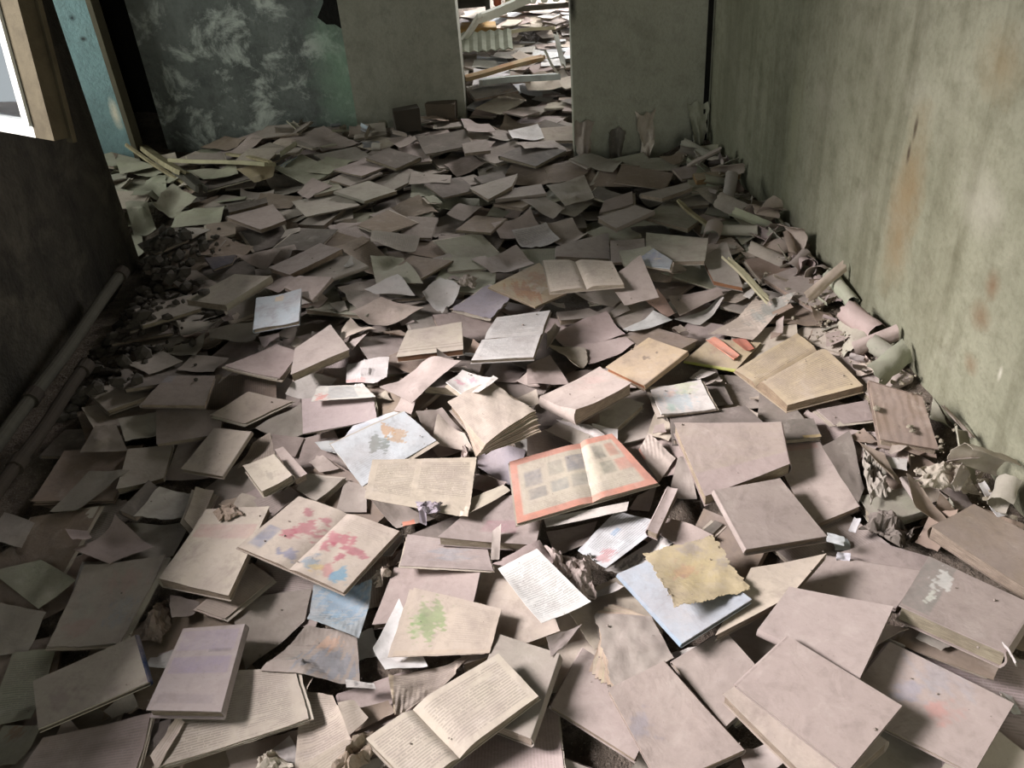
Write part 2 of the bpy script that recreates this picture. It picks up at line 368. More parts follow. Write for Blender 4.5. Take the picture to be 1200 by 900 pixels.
def make_booklet(px, th, col, o, seed, name='booklet', Q=None, lim=.22, detail=True):
    d = dict(o); th = max(.3, th)/100.; Qc, s, c = rest(px, th, lim) if Q is None else rest_world(Q, lim)
    w, h = dims(Qc); nu, nv = res(Qc, o, .016) if detail else (5, 5); P, u, v = bil(Qc, nu, nv); wf = warp_for(seed, w, h, .012); W = np.maximum(wf(u, v), -.003)
    r = np.random.default_rng(seed); org = (float(c[0]), float(c[1]), float(zpl(Qc, s, c).min())); root = link(name, None, None, org)
    base = var(PAL[col]); tc = paint(u, v, base, o, seed); ik = inkmap(u, v, o); zb = zpl(P, s, c); tear = .07 if 'torn' in d else .01
    e = np.exp(-np.minimum(np.minimum(u, 1-u), np.minimum(v, 1-v))*16)[..., None]
    lay = 3 if th < .009 else 4
    for i in range(lay):
        f0, f1 = i/lay, (i+1)/lay; n = sn(u*9, v*9, seed+i*3, 1.6)[..., None]; off = r.uniform(-.011, .011, 2)*(i < lay-1); Pi = P-(P-Qc.mean(0))*e*tear*(.5+n*1.2)+off
        m = Mesh(); top = i == lay-1; cc = tc if top else var((192, 180, 165), .06)
        m.slab(stk(Pi, zb+th*f1+W*f1-.0006), stk(Pi, zb+th*f0+W*f0), (w, h), cc, ik if top else 0., base*.9 if top else cc, 0, 1 if not top else 0, swap='t' in d)
        m.build('top_leaf' if top else ('inner_leaves' if i else 'back_leaf'), [M_PAGE, M_EDGE], root, org)
    splat(stk(P, zb+th+W).reshape(-1, 3), 0); settle_plane(Qc, s, c, th-.002, 0); return root
def make_open(px, th, col, o, seed, lim=.2):
    d = dict(o); th = th/100.; Qc, s, c = rest(px, th*.8, lim); w, h = dims(Qc); g0, g1 = map(float, d.get('g', '.5:.5').split(':'))
    G0 = Qc[0]*(1-g0)+Qc[1]*g0; G1 = Qc[3]*(1-g1)+Qc[2]*g1; org = (float(c[0]), float(c[1]), float(zpl(Qc, s, c).min())); root = link('open_book', None, None, org)
    base = var(PAL[col]); ec = var((178, 158, 130) if col == 'y' else (180, 165, 148), .06); gm = (g0+g1)/2
    for side, q in ((0, np.array([Qc[0], G0, G1, Qc[3]])), (1, np.array([G0, Qc[1], Qc[2], G1]))):
        ww, hh = dims(q); nu = max(14, min(70, int(ww/.004))); nv = max(10, min(70, int(hh/.005))); P, u, v = bil(q, nu, nv)
        sdist = 1-u if side == 0 else u
        lift = np.where(sdist < .22, .25+.75*np.sin(sdist/.22*math.pi/2), 1-.38*((sdist-.22)/.78)**1.4); fl = float(d.get('hi', 1)) if side else float(d.get('lo', np.random.default_rng(seed).uniform(.75, 1.1)))
        zb = zpl(P, s, c); zt = zb+.0015+th*lift*fl+.0015*sn(u*3, v*3, seed+side, 1.5)
        ug = u*gm if side == 0 else gm+u*(1-gm); tc = paint(ug, v, base, o, seed)
        e = np.minimum(np.minimum(u, 1-u), np.minimum(v, 1-v)); rg = [x for k, x in o if k == 'inkr']; ik = inkmap(ug, v, o) if rg else float(d.get('ink', 0))*(e > .08)
        m = Mesh(); m.slab(stk(P, zt), stk(P, zb+.0015), (ww, hh), tc, ik, ec, 0, 1, swap='t' in d); m.build('page_block', [M_PAGE, M_EDGE], root, org)
        splat(stk(P, zt).reshape(-1, 3), 0)
    Q2 = (Qc-Qc.mean(0))*1.025+Qc.mean(0); P, u, v = bil(Q2, 8, 8); z = zpl(P, s, c); m = Mesh(); m.slab(stk(P, z+.0014), stk(P, z-.0008), (w, h), base*.7, 0., base*.7, 0, 0); m.build('cover', [M_COVER], root, org)
    return root
def make_fan(px, th, col, o, seed, lim=.2):
    d = dict(o); th = th/100.; Qc, s, c = rest(px, th, lim); w, h = dims(Qc); sp = int(d.get('sp', 0)); org = (float(c[0]), float(c[1]), float(zpl(Qc, s, c).min())); root = link('open_book', None, None, org)
    base = var(PAL[col]); r = np.random.default_rng(seed); N = 11; opn = 'open' in d
    # spine at edge sp+2 for a fanned fore-edge at edge sp
    piv = (Qc[(sp+2) % 4]+Qc[(sp+3) % 4])/2
    for i in range(N):
        f = i/(N-1); ang = (f-.9)*(.42 if not opn else .3)+r.uniform(-.02, .02); ca, sa = math.cos(ang), math.sin(ang); q = (Qc-piv)@np.array([[ca, sa], [-sa, ca]])+piv
        q = (q-piv)*(1.0-.02*r.uniform(0, 1))+piv; nu, nv = (30, 30) if i == N-1 else (12, 12); P, u, v = bil(q, nu, nv)
        ex = {0: v, 1: 1-u, 2: 1-v, 3: u}[sp]  # 0 at the fanned edge
        zz = zpl(P, s, c)+th*(.12+.88*f)*(.75+.25*ex)-.004*(1-ex)*(1-f)+.003*sn(u*4, v*4, seed, 1.5)+.0006*sn(u*4, v*4, seed+i, 1.5)
        if opn: zz = zz+.010*np.sin(ex*math.pi)*f
        e = np.exp(-ex*9)[..., None]; P = P-(P-piv)*e*.035*(sn(u*12, v*12, seed+i*7, 1.8)[..., None]+.5)
        cc = paint(u, v, base, o, seed) if i == N-1 else var((188, 170, 148), .1); m = Mesh()
        m.slab(stk(P, zz), stk(P, zz-.0016), (w, h), cc, float(d.get('ink', 0))*.8 if i == N-1 else 0., base*.8, 0, 0); m.build('page', [M_PAGE], root, org)
    splat(stk(P, zz).reshape(-1, 3), 0)
    # block under the pages and back cover
    Pi, ui, vi = bil((Qc-Qc.mean(0))*.93+Qc.mean(0), 8, 8); z = zpl(Pi, s, c); m = Mesh(); m.slab(stk(Pi, z+th*.5), stk(Pi, z+.002), (w, h), base*.8, 0., var((165, 148, 130)), 0, 1); m.build('page_block', [M_PAGE, M_EDGE], root, org)
    Pi, ui, vi = bil(Qc, 6, 6); z = zpl(Pi, s, c); m = Mesh(); m.slab(stk(Pi, z+.0018), stk(Pi, z), (w, h), base*.6, 0., base*.6, 0, 0); m.build('back_cover', [M_COVER], root, org)
    settle_plane(Qc, s, c, th-.003, 0); return root
def make_crumple(px, th, col, o, seed, name='crumpled_paper', Q=None):
    th = th/100.; Qc, s, c = rest(px, th*.4, .2) if Q is None else rest_world(Q, .2); w, h = dims(Qc); n = int(np.clip(max(w, h)/.006, 14, 40)); P, u, v = bil(Qc, n, n)
    e = np.minimum(np.minimum(u, 1-u), np.minimum(v, 1-v)); edge = np.clip(e*4, 0, 1)
    nn = sn(u*8, v*8, seed+5, 1.5)[..., None]; P = P-(P-Qc.mean(0))*np.exp(-e*10)[..., None]*.22*(.5+nn)
    rr = .42*ridge(u*4, v*4, seed, 1.0)+.16*ridge(u*8, v*8, seed+1, 1.1)+.4
    hm = sampleH(H, P[..., 0], P[..., 1]); z = np.maximum(.5*zpl(P, s, c)+.5*hm, hm-.01)+th*np.clip(rr, .02, 1.3)*(.25+.75*edge)
    P = P+np.stack([sn(u*14, v*14, seed+2, 1.)*.006, sn(u*14, v*14, seed+3, 1.)*.006], -1)
    base = var(PAL[col]); org = (float(c[0]), float(c[1]), float(z.min())); m = Mesh(); m.slab(stk(P, z+.0012), stk(P, z), (w, h), base, 0., base*.85, 0, 0); 
    m.sm = [np.zeros_like(x) for x in m.sm]; ob = m.build(name, [M_PAGE], None, org); splat(stk(P, z).reshape(-1, 3), 0); return ob
CAT = dict(book='book', soft='book', open='open book', fan='open book', booklet='booklet', sheaf='paper sheaf', page='paper', crumple='paper')
def build_item(kind, px, th, col, o, seed, label):
    global TILT
    TILT = tuple(float(q) for q in dict(o)['tilt'].split(':')) if 'tilt' in dict(o) else None
    far = np.mean([p[1] for p in px]) < 300
    lim = .1 if far else (.10 if kind in ('fan', 'open') else .15)
    if kind == 'book': ob = make_book(px, th, col, o, seed, lim=lim)
    elif kind == 'soft': ob = make_book(px, th, col, o, seed, soft=True, lim=lim)
    elif kind == 'open': ob = make_open(px, th, col, o, seed, lim=lim)
    elif kind == 'fan': ob = make_fan(px, th, col, o, seed, lim=lim)
    elif kind == 'booklet': ob = make_booklet(px, th, col, o, seed, lim=lim)
    elif kind == 'sheaf': ob = make_booklet(px, th, col, o, seed, name='paper_sheaf', lim=lim)
    elif kind == 'crumple': ob = make_crumple(px, th, col, o, seed)
    else: ob = make_page(px, col, o+([('stiff', '1')] if STIFF else []), seed, lim=lim)
    TILT = None; tag(ob, label, CAT[kind]); return ob
def rect(cx, cy, w, h, a):
    ca, sa = math.cos(a), math.sin(a); return np.array([(cx+ca*x*w/2-sa*y*h/2, cy+sa*x*w/2+ca*y*h/2) for x, y in ((-1, -1), (1, -1), (1, 1), (-1, 1))])
# kind | layer | eight pixel coordinates (four corners, going round) | thickness in cm | colour | options | label
ITEMS = r'''
book|4|39 799 160 744 176 799 45 855|1.1|c|sp=1 scol=40,52,80 soft=0 blob=.1:.35:.42:.85:120,95,105:.45|thin tan closed book with a dark blue spine, tilted beside the purple book
book|4|215 737 287 731 259 834 171 832|2.6|m|sp=1 soft=0 rect=.05:.05:.93:.3:140,128,165:.5 rect=.06:.38:.93:.58:128,115,160:.6 rect=.08:.82:.85:.92:105,98,110:.5 rect=.55:.29:.9:.33:80,75,95:.7|faded purple closed book with pale bands and small dark print on its cover
page|2|15 765 66 761 38 845 -20 850|0|v|ink=1|crumpled pale greenish printed page at the dim edge beside the thin tan book
page|1|5 850 52 850 20 897 -25 900|0|v|blob=.2:.0:.6:.35:140,85,60:.7|greenish page with a rusty stain below the thin tan book
booklet|2|52 868 178 836 160 908 15 918|.5|d|ink=.6 dirt=1|large dusty sheet with faint handwriting lines below the thin tan book
sheaf|2|222 790 346 783 363 844 180 904|.5|c|ink=1 cols=1|printed double page spread lying under the purple book
page|2|176 886 211 843 217 847 184 903|0|c|ink=.6|narrow folded printed strip poking out below the purple book
page|1|175 850 208 838 206 852 163 892|0|k||dark wedge shaped scrap below the corner of the purple book
crumple|2|148 742 193 696 202 722 188 750|4|n||crumpled brown wad of paper above the top edge of the thin tan book
page|2|196 692 234 702 226 718 200 723|0|g|torn=1|small torn grey card above the purple book
booklet|2|100 664 196 655 141 757 56 760|1|g|blob=.35:.1:.9:.4:190,140,135:.35 blob=.55:.45:.95:.8:135,150,165:.5 blob=.1:.6:.5:.95:175,130,125:.45 blob=.05:.3:.4:.7:150,160,150:.4|large picture book cover smeared with pastel red, green and blue
page|1|98 662 202 648 196 662 80 704|0|w||translucent pale sheet peeking out above the pastel picture book
page|1|0 705 54 717 33 763 -20 772|0|g||dim grey page in the shadow beside the pastel picture book
page|1|-12 668 48 656 90 681 45 714|0|v||dim sheet with a rounded corner at the far shadowed edge above the pastel picture book
page|2|88 651 135 603 177 632 128 660|0|d|curl=2|kite shaped dim page bent over at one corner above the pastel picture book
page|1|146 607 222 606 202 648 138 662|0|g||large dim page lying behind the kite shaped page
page|2|75 617 101 619 108 630 90 643|0|d|curl=2|small folded flap of page beside the kite shaped page
page|1|-5 608 36 612 22 640 -10 640|0|k||dark sheet under the two pipes, nearest the frame edge
soft|3|243 600 318 600 268 698 187 680|2|c|sp=3 rect=.05:.22:.95:.4:170,105,115:.5|thick floppy softcover book with a faded pink band and curling page edges
booklet|2|295 658 321 677 263 724 230 713|.8|c|ink=.3|slim stack of white folded pages beside the pink banded book
open|4|350 581 468 622 402 694 278 640|1|c|g=.49:.5 lo=.8 rect=.04:.55:.16:.9:85,110,150:.9 blob=.17:.12:.27:.26:160,60,90:1 blob=.22:.3:.46:.55:165,60,90:1 blob=.16:.5:.34:.66:165,60,90:1 blob=.36:.15:.46:.28:165,65,95:1 blob=.3:.75:.46:.92:95,110,150:.9 blob=.54:.3:.76:.5:170,65,95:1 blob=.52:.48:.66:.62:165,60,90:1 blob=.72:.4:.94:.55:165,65,95:1 blob=.7:.58:.82:.7:165,65,95:1 blob=.54:.72:.68:.92:80,125,150:.9 blob=.72:.76:.82:.92:180,100,110:.8 blob=.82:.74:.95:.95:70,150,185:1 blob=.62:.8:.72:.95:200,170,100:.8 ink=.4 inkr=.55:.08:.95:.24|open picture book spread with pink buildings and small blue figures
page|1|268 702 366 690 357 729 288 786|0|g|dirt=1|big soot stained sheet beside the purple book
page|3|367 684 438 686 420 745 360 727|0|b|blob=.1:-.2:1:.75:105,155,190:.7|loose page with a pale blue watercolour wash
page|2|358 728 417 733 421 800 302 782|0|g|blob=.35:.15:.75:.4:200,155,125:.7 blob=.3:.4:1:.95:110,130,150:.7 blob=.05:.5:.4:.8:150,150,140:.4|painted sheet smeared grey blue and orange below the blue wash page
page|1|352 802 388 808 411 863 343 897|0|c|ink=1|handwriting ruled page beside the printed double page spread
page|1|348 786 367 788 358 815 351 802|0|c||small pale torn corner under the painted sheet
page|1|346 902 408 868 428 880 392 908|0|c|ink=.7|ruled page at the bottom edge beside the dark twisted folds
crumple|1|298 882 322 876 343 896 300 906|3|c||crumpled pale paper at the bottom edge below the printed spread
crumple|3|384 898 433 842 437 880 412 908|4|n||dark twisted bundle of folded paper beside the big open text book
page|1|395 822 415 820 432 842 409 862|0|c|ink=.5|small cream scrap with faint lines between the ruled page and dark folds
page|2|406 802 439 803 442 813 408 814|0|w|rect=.3:.2:.45:.8:40,40,50:.9|small white card with a dark printed letter below the painted sheet
open|5|428 864 584 765 631 815 487 925|1.6|c|g=.34:.34 ink=1|large open text book with a turned page, at the bottom middle
page|3|455 792 553 768 480 830 463 842|0|c|ink=1 rect=0:0:.06:1:200,175,120:.5|page of typed text with a yellowed edge behind the large open text book
booklet|4|485 689 588 712 574 764 459 768|.8|c|ink=.3 inkr=.55:.1:.95:.8 blob=.12:.15:.45:.75:110,150,80:.85 blob=.08:.3:.25:.7:120,165,95:.6 rect=0:.92:1:1:185,165,140:.6|booklet with a smudged green plant drawing on its page
page|3|436 757 468 702 501 778 452 789|0|W||clean bright white sheet under the green drawing booklet
book|1|462 664 563 672 552 720 436 733|1.4|d|ink=.8|ruled dusty exercise book behind the green drawing booklet
book|3|583 742 656 768 622 866 546 836|2.8|g|sp=1 scol=150,140,132|thick grey hardback half hidden behind the large open text book
page|5|585 680 630 654 693 708 636 749|0|W|ink=1 curl=2.5|silvery white printed page curling up at one corner
page|4|640 751 682 732 662 758 646 770|0|m|torn=1|lilac torn scrap hanging from the silvery printed page
booklet|3|478 628 570 637 578 668 468 662|.6|d|blob=.3:.2:.8:.8:130,150,165:.5 blob=.45:.1:.75:.3:175,130,110:.5 ink=.3|booklet with a faint blue picture above the ruled exercise book
book|3|513 632 567 583 641 578 628 640|2|d|sp=1 scol=50,42,38 ink=.8 rect=.2:.35:.45:.75:160,90,115:.6|old text book with a magenta square and a dark torn spine
page|4|575 657 577 622 588 618 585 656|0|g||narrow upright strip beside the magenta square book
page|3|577 662 633 640 652 660 600 673|0|d|curl=2|bent dusty page in front of the magenta square book
page|4|677 645 722 599 780 614 710 667|0|B|ink=1 inkr=.15:.1:.95:.9 rect=.52:.3:.68:.42:60,140,190:.9 blob=.02:.5:.3:.85:190,80,80:.7|pale blue printed leaflet with a small blue picture and red doodle
page|3|707 668 777 622 790 640 728 676|0|w|blob=.15:.2:.55:.75:50,48,55:.85 blob=.3:.42:.46:.72:205,195,190:.9|page with a dark haired head drawing under the pale blue leaflet
crumple|3|637 635 692 640 700 692 664 702|4|d||creased crumpled dusty paper beside the silvery printed page
fan|3|697 713 765 722 788 772 713 803|2.5|g|dirt=1 sp=3|dusty book whose pages fan out like a comb at one side
book|1|683 758 778 821 744 889 645 826|1.6|d|sp=3|dusty thin book with rounded corner behind the blue stained cover
book|4|712 808 778 776 872 880 775 922|1.2|d|sp=1 blob=-.1:.3:.35:.6:120,130,155:.6|large grey pink cover with a blue stain on its edge
book|2|787 776 848 738 906 802 850 852|1.2|d|dirt=1|dust covered softcover beside the blue stained cover
book|5|923 746 1057 828 993 905 862 802|1|d|sp=3 soft=0|large plain dusty cover lying over a thick block of pages
book|4|847 815 908 772 1040 872 968 934|2.2|c|sp=1|thick block of bound pages under the large plain cover
book|3|1040 763 1187 828 1142 903 983 829|1|d|sp=3 blob=.2:-.1:.75:.35:140,150,165:.5 blob=.5:.35:.75:.65:195,110,100:.6 blob=.2:.3:.5:.65:120,135,165:.5|closed book with a faded blue and red cover picture at the bottom corner
book|3|925 688 1047 712 1008 795 888 738|2|d|sp=2 soft=0|plain pinkish closed book above the large plain cover
book|2|968 650 1082 668 1050 712 930 690|1.2|d|sp=0 soft=0|wide dusty cover between two plain closed books and the leaning dark book
book|4|1088 653 1213 710 1178 766 1053 710|4.2|d|sp=1 soft=0 rect=.0:.0:.28:.95:95,110,105:.75 blob=.14:.1:.32:.5:225,225,220:1 blob=.16:.55:.24:.75:220,222,210:1|thick book with a green cover corner and white flaked spots
book|3|1085 640 1135 612 1235 652 1215 706|3|n|sp=0 dirt=1|dark dusty thick book behind the green cornered book
book|4|835 592 912 578 967 641 873 657|2|d|sp=3 soft=0|plain pink grey closed book with dark brown page ends in the middle of a gap
book|2|880 668 968 650 925 700 838 746|1.6|c|sp=0|pale bound pages sticking out under the plain pink grey closed book
page|5|752 648 835 627 882 690 790 722|0|y|torn=1 curl=1.5 blob=.2:.3:.55:.6:190,120,110:.6 blob=.45:-.1:.8:.3:140,135,150:.6 blob=.75:.35:1:.6:120,120,135:.6 blob=.1:.1:.9:.9:196,176,120:.4|torn yellow picture page with red figures lying on the blue grey hardback
book|4|724 672 800 640 881 702 799 754|1.4|b|sp=3 soft=0 scol=130,142,155|blue grey hardback under the torn yellow picture page
book|4|251 502 295 506 261 559 212 550|1.3|c|sp=1|thin tan book lying askew at the edge of the light
book|2|183 480 262 480 258 508 183 520|1.5|d||dim closed book behind the thin askew tan book
page|1|207 516 250 510 245 562 192 562|0|d||dim page under the thin askew tan book
book|1|150 527 203 521 192 561 137 576|1.2|g||shadowed closed book beside the thin askew tan book
page|1|105 553 152 550 90 597 58 600|0|g||long shadowed sheet toward the pipes beside a shadowed closed book
page|1|5 600 40 612 24 640 -15 636|0|g||shadowed small sheet by the pipe ends
page|1|138 490 183 480 182 508 147 518|0|g||shadowed page directly behind a dim closed book
page|1|110 497 135 495 150 529 92 526|0|g||shadowed trapezoid page near the lower pipe
book|1|140 598 175 564 191 575 158 606|2|k|sp=0|dark charred looking book slanting up beside the pale worn page
page|2|188 574 230 573 225 604 155 606|0|w|dirt=1 torn=1|pale worn page with ragged end beside the dark charred book
booklet|2|230 572 251 576 230 625 217 612|1.5|c|ink=.4|bundle of pages standing on edge above the pink banded book
crumple|3|249 599 273 586 286 602 255 611|2|n||curled torn brown leaf at the top edge of the pink banded book
book|4|285 547 322 534 343 558 307 577|2|c|sp=1 blob=.35:.45:.7:.8:110,105,100:.6|small book with a dark smudge on its cover
page|2|277 546 297 520 318 512 323 534|0|c|ink=.7|lined page tucked behind the small smudged book
page|2|318 508 356 513 346 537 321 531|0|d||square beige page behind the small smudged book
book|3|322 527 332 524 360 555 345 563|2|d|sp=0|slim grey book leaning against the small smudged book
booklet|2|355 556 403 562 372 590 348 574|.8|g|dirt=1|grey stained folded booklet above the open pink buildings spread
page|1|297 588 340 568 352 578 313 611|0|d|ink=.6|lined dusty page between the small smudged book and the pink buildings spread
page|1|370 530 399 546 374 553 362 542|0|d|torn=1|small torn scrap between the smudged book and the toy picture page
booklet|4|354 471 437 461 442 492 355 509|.5|m||plain mauve rectangular booklet in the middle of the light
page|3|367 511 440 495 452 512 388 535|0|B|blob=.2:.15:.55:.75:50,58,60:.9|white page with a small dark bird like figure
page|4|415 507 464 492 478 500 402 526|0|B|rect=.1:.1:.4:.4:150,175,195:.5|long white page with pale blue print behind the toy picture page
booklet|4|390 532 477 500 513 530 425 574|.8|B|ink=.4 inkr=.05:.5:.5:.95 blob=.33:.25:.57:.62:70,85,65:.9 blob=.58:.08:.74:.42:190,135,60:.9 blob=.6:.32:.8:.65:185,140,80:.9|white picture page with a green toy and an orange brown toy
page|5|436 539 559 537 549 607 427 585|0|c|ink=1 inkr=.06:.08:.42:.8 inkr=.48:.08:.95:.7|two column text page lying flat below the toy picture page
page|2|430 590 470 588 510 607 465 621|0|d|curl=2|rounded curling sheet under the two column text page
page|3|472 615 486 613 488 620 473 622|0|o||small bright orange scrap under the two column text page
page|1|405 565 431 572 430 602 393 602|0|g||dusty dull page between the toy picture and pink buildings spread
page|4|553 584 590 568 598 575 548 608|0|c|curl=1|curled strip of page at the top of the magenta square book
page|2|558 520 616 524 606 572 560 548|0|M||dusky bluish mauve page beside the orange framed spread
page|2|557 555 597 567 572 578 553 570|0|d|torn=1|cracked scrap below the bluish mauve page
page|1|490 500 520 492 562 515 514 534|0|d||flat dusty page below the fanned open book
crumple|4|535 537 544 516 556 536 545 541|3|d||little peaked triangle of folded paper above the two column page
crumple|2|431 671 455 657 461 668 438 683|3|c||rolled scrap of page beside the pink buildings spread
open|5|597 541 717 508 771 566 606 613|1|c|g=.68:.52 frame=204,112,90 rect=.1:.25:.24:.5:90,100,115:1 rect=.3:.2:.42:.42:140,140,130:1 rect=.45:.18:.6:.44:75,88,110:1 rect=.12:.55:.26:.72:95,105,110:1 rect=.3:.52:.44:.7:120,130,130:1 rect=.47:.5:.62:.7:140,140,135:1 rect=.7:.15:.8:.38:95,100,95:1 rect=.83:.15:.92:.38:185,110,90:1 rect=.72:.45:.82:.65:110,115,105:1 rect=.84:.45:.95:.65:200,120,105:1 ink=.5 inkr=.1:.75:.9:.9|open picture spread framed in orange with rows of small photos
page|4|637 608 737 588 735 600 640 619|0|w||white page edge sticking out under the orange framed spread
page|3|652 490 690 497 718 510 686 520|0|w|ink=.6 torn=1|torn white printed page behind the orange framed spread
page|3|638 503 655 493 702 515 677 523|0|g||grey page tucked behind the orange framed spread
page|2|617 507 640 503 678 523 618 536|0|d|ink=.5|lined dusty page behind the orange framed spread's first leaf
page|2|748 527 760 514 792 536 772 566|0|d|rect=0:0:.12:.3:215,95,55:.9|dusty page with an orange tip beside the orange framed spread
book|4|784 537 796 540 771 604 759 600|2|d|sp=3|narrow book standing on its edge beside the orange framed spread
page|2|794 538 808 533 817 585 783 585|0|d||upright beige page between the standing narrow book and the folded paper cover
page|2|747 580 770 570 761 601 737 597|0|d||small flat page behind the standing narrow book
book|2|785 488 873 475 915 513 788 515|2|k|soft=0 sp=0|dark grey closed book behind the folded paper cover
book|3|789 514 913 515 924 556 826 586|3|d|sp=1 rect=0:0:1:.7:165,155,130:.5|thick book wrapped in a creased yellowish folded paper cover
page|3|776 584 838 608 815 634 773 612|0|d||bent dusty page below the thick paper covered book
booklet|2|838 608 847 613 824 635 817 629|1|k||thin dark edged booklet beside the plain pink grey closed book
page|1|640 625 700 612 690 640 650 652|0|d||dusty page below the orange framed spread
book|1|900 520 960 515 1008 593 950 618|1.6|d|sp=1 scol=70,62,60 rect=0:0:.9:.12:190,110,100:.6|large pinkish board with a red top strip and dark edge
page|1|963 522 995 505 1013 572 1006 590|0|k||dark grey board sliver beside the large pinkish board
crumple|2|1008 520 1030 535 1048 575 1020 586|3|g||crumpled plaster dusted wallpaper beside the dark board sliver
page|2|1007 515 1036 530 1056 570 1043 576|0|n|curl=3|rolled dark brown wallpaper strip beside the crumpled wallpaper
crumple|2|1004 610 1030 588 1079 615 1060 638|4|k||dark grey plaster chunk beside the dark dusty thick book
book|1|985 640 1030 625 1100 640 1080 664|1.6|d|sp=3|dusty book with dark curled underside below the grey plaster chunk
page|2|1058 570 1072 575 1116 622 1068 616|0|n|curl=3|bent strip of brown lining paper by the grey plaster chunk
crumple|3|1072 545 1140 533 1159 568 1076 567|4.5|c||puffed pale wad of paper near the foot of the stained wall
book|3|1018 447 1080 466 1100 528 1031 516|2.8|n|sp=0 streak=1 soft=0 tilt=.15:.75|weathered streaky brown book leaning by the wall
page|3|1093 467 1107 487 1114 520 1089 490|0|v|curl=2|greenish curled flake of wallpaper behind the weathered streaky book
page|3|1143 578 1150 576 1183 598 1171 602|0|W||long white plaster shard at the foot of the stained wall
book|1|890 460 930 475 943 492 888 492|1.2|k||dark cover under the big yellowed open book
book|1|890 492 953 492 963 512 912 517|1.4|k|rect=.6:.85:1:1:190,160,60:.9|dark book with a thin yellow stripe along its edge
booklet|2|957 478 1018 460 1024 490 977 498|1|d||folded dusty leaves between the yellowed open book and the weathered book
open|6|923 473 862 427 935 384 1012 450|3.6|y|g=.57:.67 ink=1 t=1 lo=1 hi=.35|big yellowed open book with thick page edges near the stained wall
book|2|802 420 832 395 892 400 863 431|1.2|y|sp=3 scol=170,170,80 blob=.4:.2:.9:.7:150,90,80:.5|magazine with a yellow green spine beside the yellowed open book
booklet|3|828 398 838 394 867 416 860 423|.6|o||narrow orange edged booklet on the yellow green magazine
page|3|857 399 872 396 884 410 874 414|0|r||rust red scrap on the yellow green magazine
booklet|4|761 455 821 447 839 481 775 489|.7|w|blob=.1:.2:.7:.9:150,175,185:.7 blob=.4:-.1:.9:.4:165,180,120:.5 blob=.1:.6:.4:.95:120,175,150:.6 blob=.2:.1:.5:.4:205,150,130:.5|booklet with a pale blue and green picture cover
book|5|710 431 760 399 806 415 755 452|1.8|y|sp=2 scol=165,140,115 soft=0 edge=175,110,75 blob=.5:.38:.6:.52:60,50,45:.9 blob=.72:.45:.78:.53:60,50,45:.9|tan closed book with orange brown page ends and two dark spots
soft|4|633 467 703 433 740 452 675 488|3|d|sp=3 blob=.5:.0:1:.5:190,150,145:.4|thick bowed softcover in front of the tan closed book
page|4|711 366 750 350 772 378 732 384|0|g||grey rounded page lying on a bright white folded sheet
page|3|730 385 766 364 788 376 742 394|0|W|curl=1|bright white folded sheet under the grey rounded page
page|2|646 394 711 370 733 394 660 405|0|d||long pale sheet between the white open book and the tan closed book
page|2|660 405 733 394 744 404 690 431|0|d||creased lower half sheet in front of the long pale sheet
page|3|641 404 687 407 690 425 678 445|0|c|torn=1 curl=1.5|cream page torn round at one side beside the white open book
page|2|617 424 644 411 667 445 618 447|0|d||triangular dusty page next to the torn cream page
open|4|552 422 582 371 645 363 625 418|1.4|w|g=.5:.5 ink=1 t=1|open white text book lying across the middle of the light
page|3|640 372 650 363 657 372 640 396|0|c|curl=2|curling loose leaves at the edge of the white open text book
book|4|464 418 477 387 541 378 543 410|2|c|sp=1 scol=90,65,45 rect=.14:-.1:.18:1.1:70,60,50:.8 rect=.24:-.1:.27:1.1:80,70,60:.8 edge=130,95,70|split book with a torn brown bottom edge and loose pages
page|3|410 364 446 346 497 362 441 391|0|c|curl=1|bent pale leaf of a spread open sheaf beyond the split book
page|2|399 380 410 368 442 391 397 397|0|c||flat lower leaf of the spread open sheaf beyond the split book
soft|4|306 370 360 367 355 396 300 396|1.4|b|sp=3|pale blue grey softcover book at the shaded edge
book|4|347 414 389 389 410 412 341 441|2.6|d|sp=0|thick dusty book with bulky page edge beside the blue grey softcover
booklet|3|264 432 325 404 351 414 328 445|1|d||bent cover lying open beside the thick dusty book
book|3|335 346 352 332 391 334 367 361|1.2|d|sp=2|small dim closed book behind the blue grey softcover
page|2|361 368 375 372 388 384 359 398|0|g||triangular dim page touching the blue grey softcover
page|3|426 335 466 320 486 340 440 340|0|w||white triangular page catching the light before the dark area
page|2|435 306 472 299 495 325 440 330|0|v||folded greenish page behind the white triangular page
page|3|552 303 605 284 626 303 576 319|0|d|curl=1|wide bent page at the start of the dark area
page|3|494 346 517 334 542 345 518 366|0|w|torn=1|rounded torn whitish page beyond the split book
booklet|2|528 362 572 332 598 350 575 373|1|M|torn=1|ragged purplish bundle of pages beside the rust patterned magazine
crumple|2|530 330 545 320 560 322 558 334|3|g||lumpy rolled paper behind the ragged purplish bundle
book|2|572 336 632 308 664 343 627 359|.9|y|blob=.1:.2:.5:.9:165,95,60:.7 blob=.5:.1:.95:.6:170,105,70:.6 blob=.4:.4:.7:.8:210,200,190:.6|magazine with rusty orange patterned pages
open|4|636 304 717 306 731 333 645 341|1.5|c|g=.48:.5 ink=.8|open text book with two blank looking pages on the rusty magazine
book|3|725 309 761 310 768 317 735 341|1.2|v|sp=2|small green tinted book beside the open text book
booklet|3|739 343 765 324 787 335 784 346|.5|b|blob=.2:.0:1:.6:105,120,165:.6|booklet with a faded blue printed cover beside the green tinted book
page|2|665 350 733 335 741 343 718 358|0|c|curl=1|beige bent sheet in front of the open text book
book|1|652 357 690 350 712 362 656 373|1.8|g||grey closed book behind the long pale sheet
page|2|752 349 770 346 791 366 781 371|0|p|curl=2|peach coloured curled leaf beside the white folded sheet
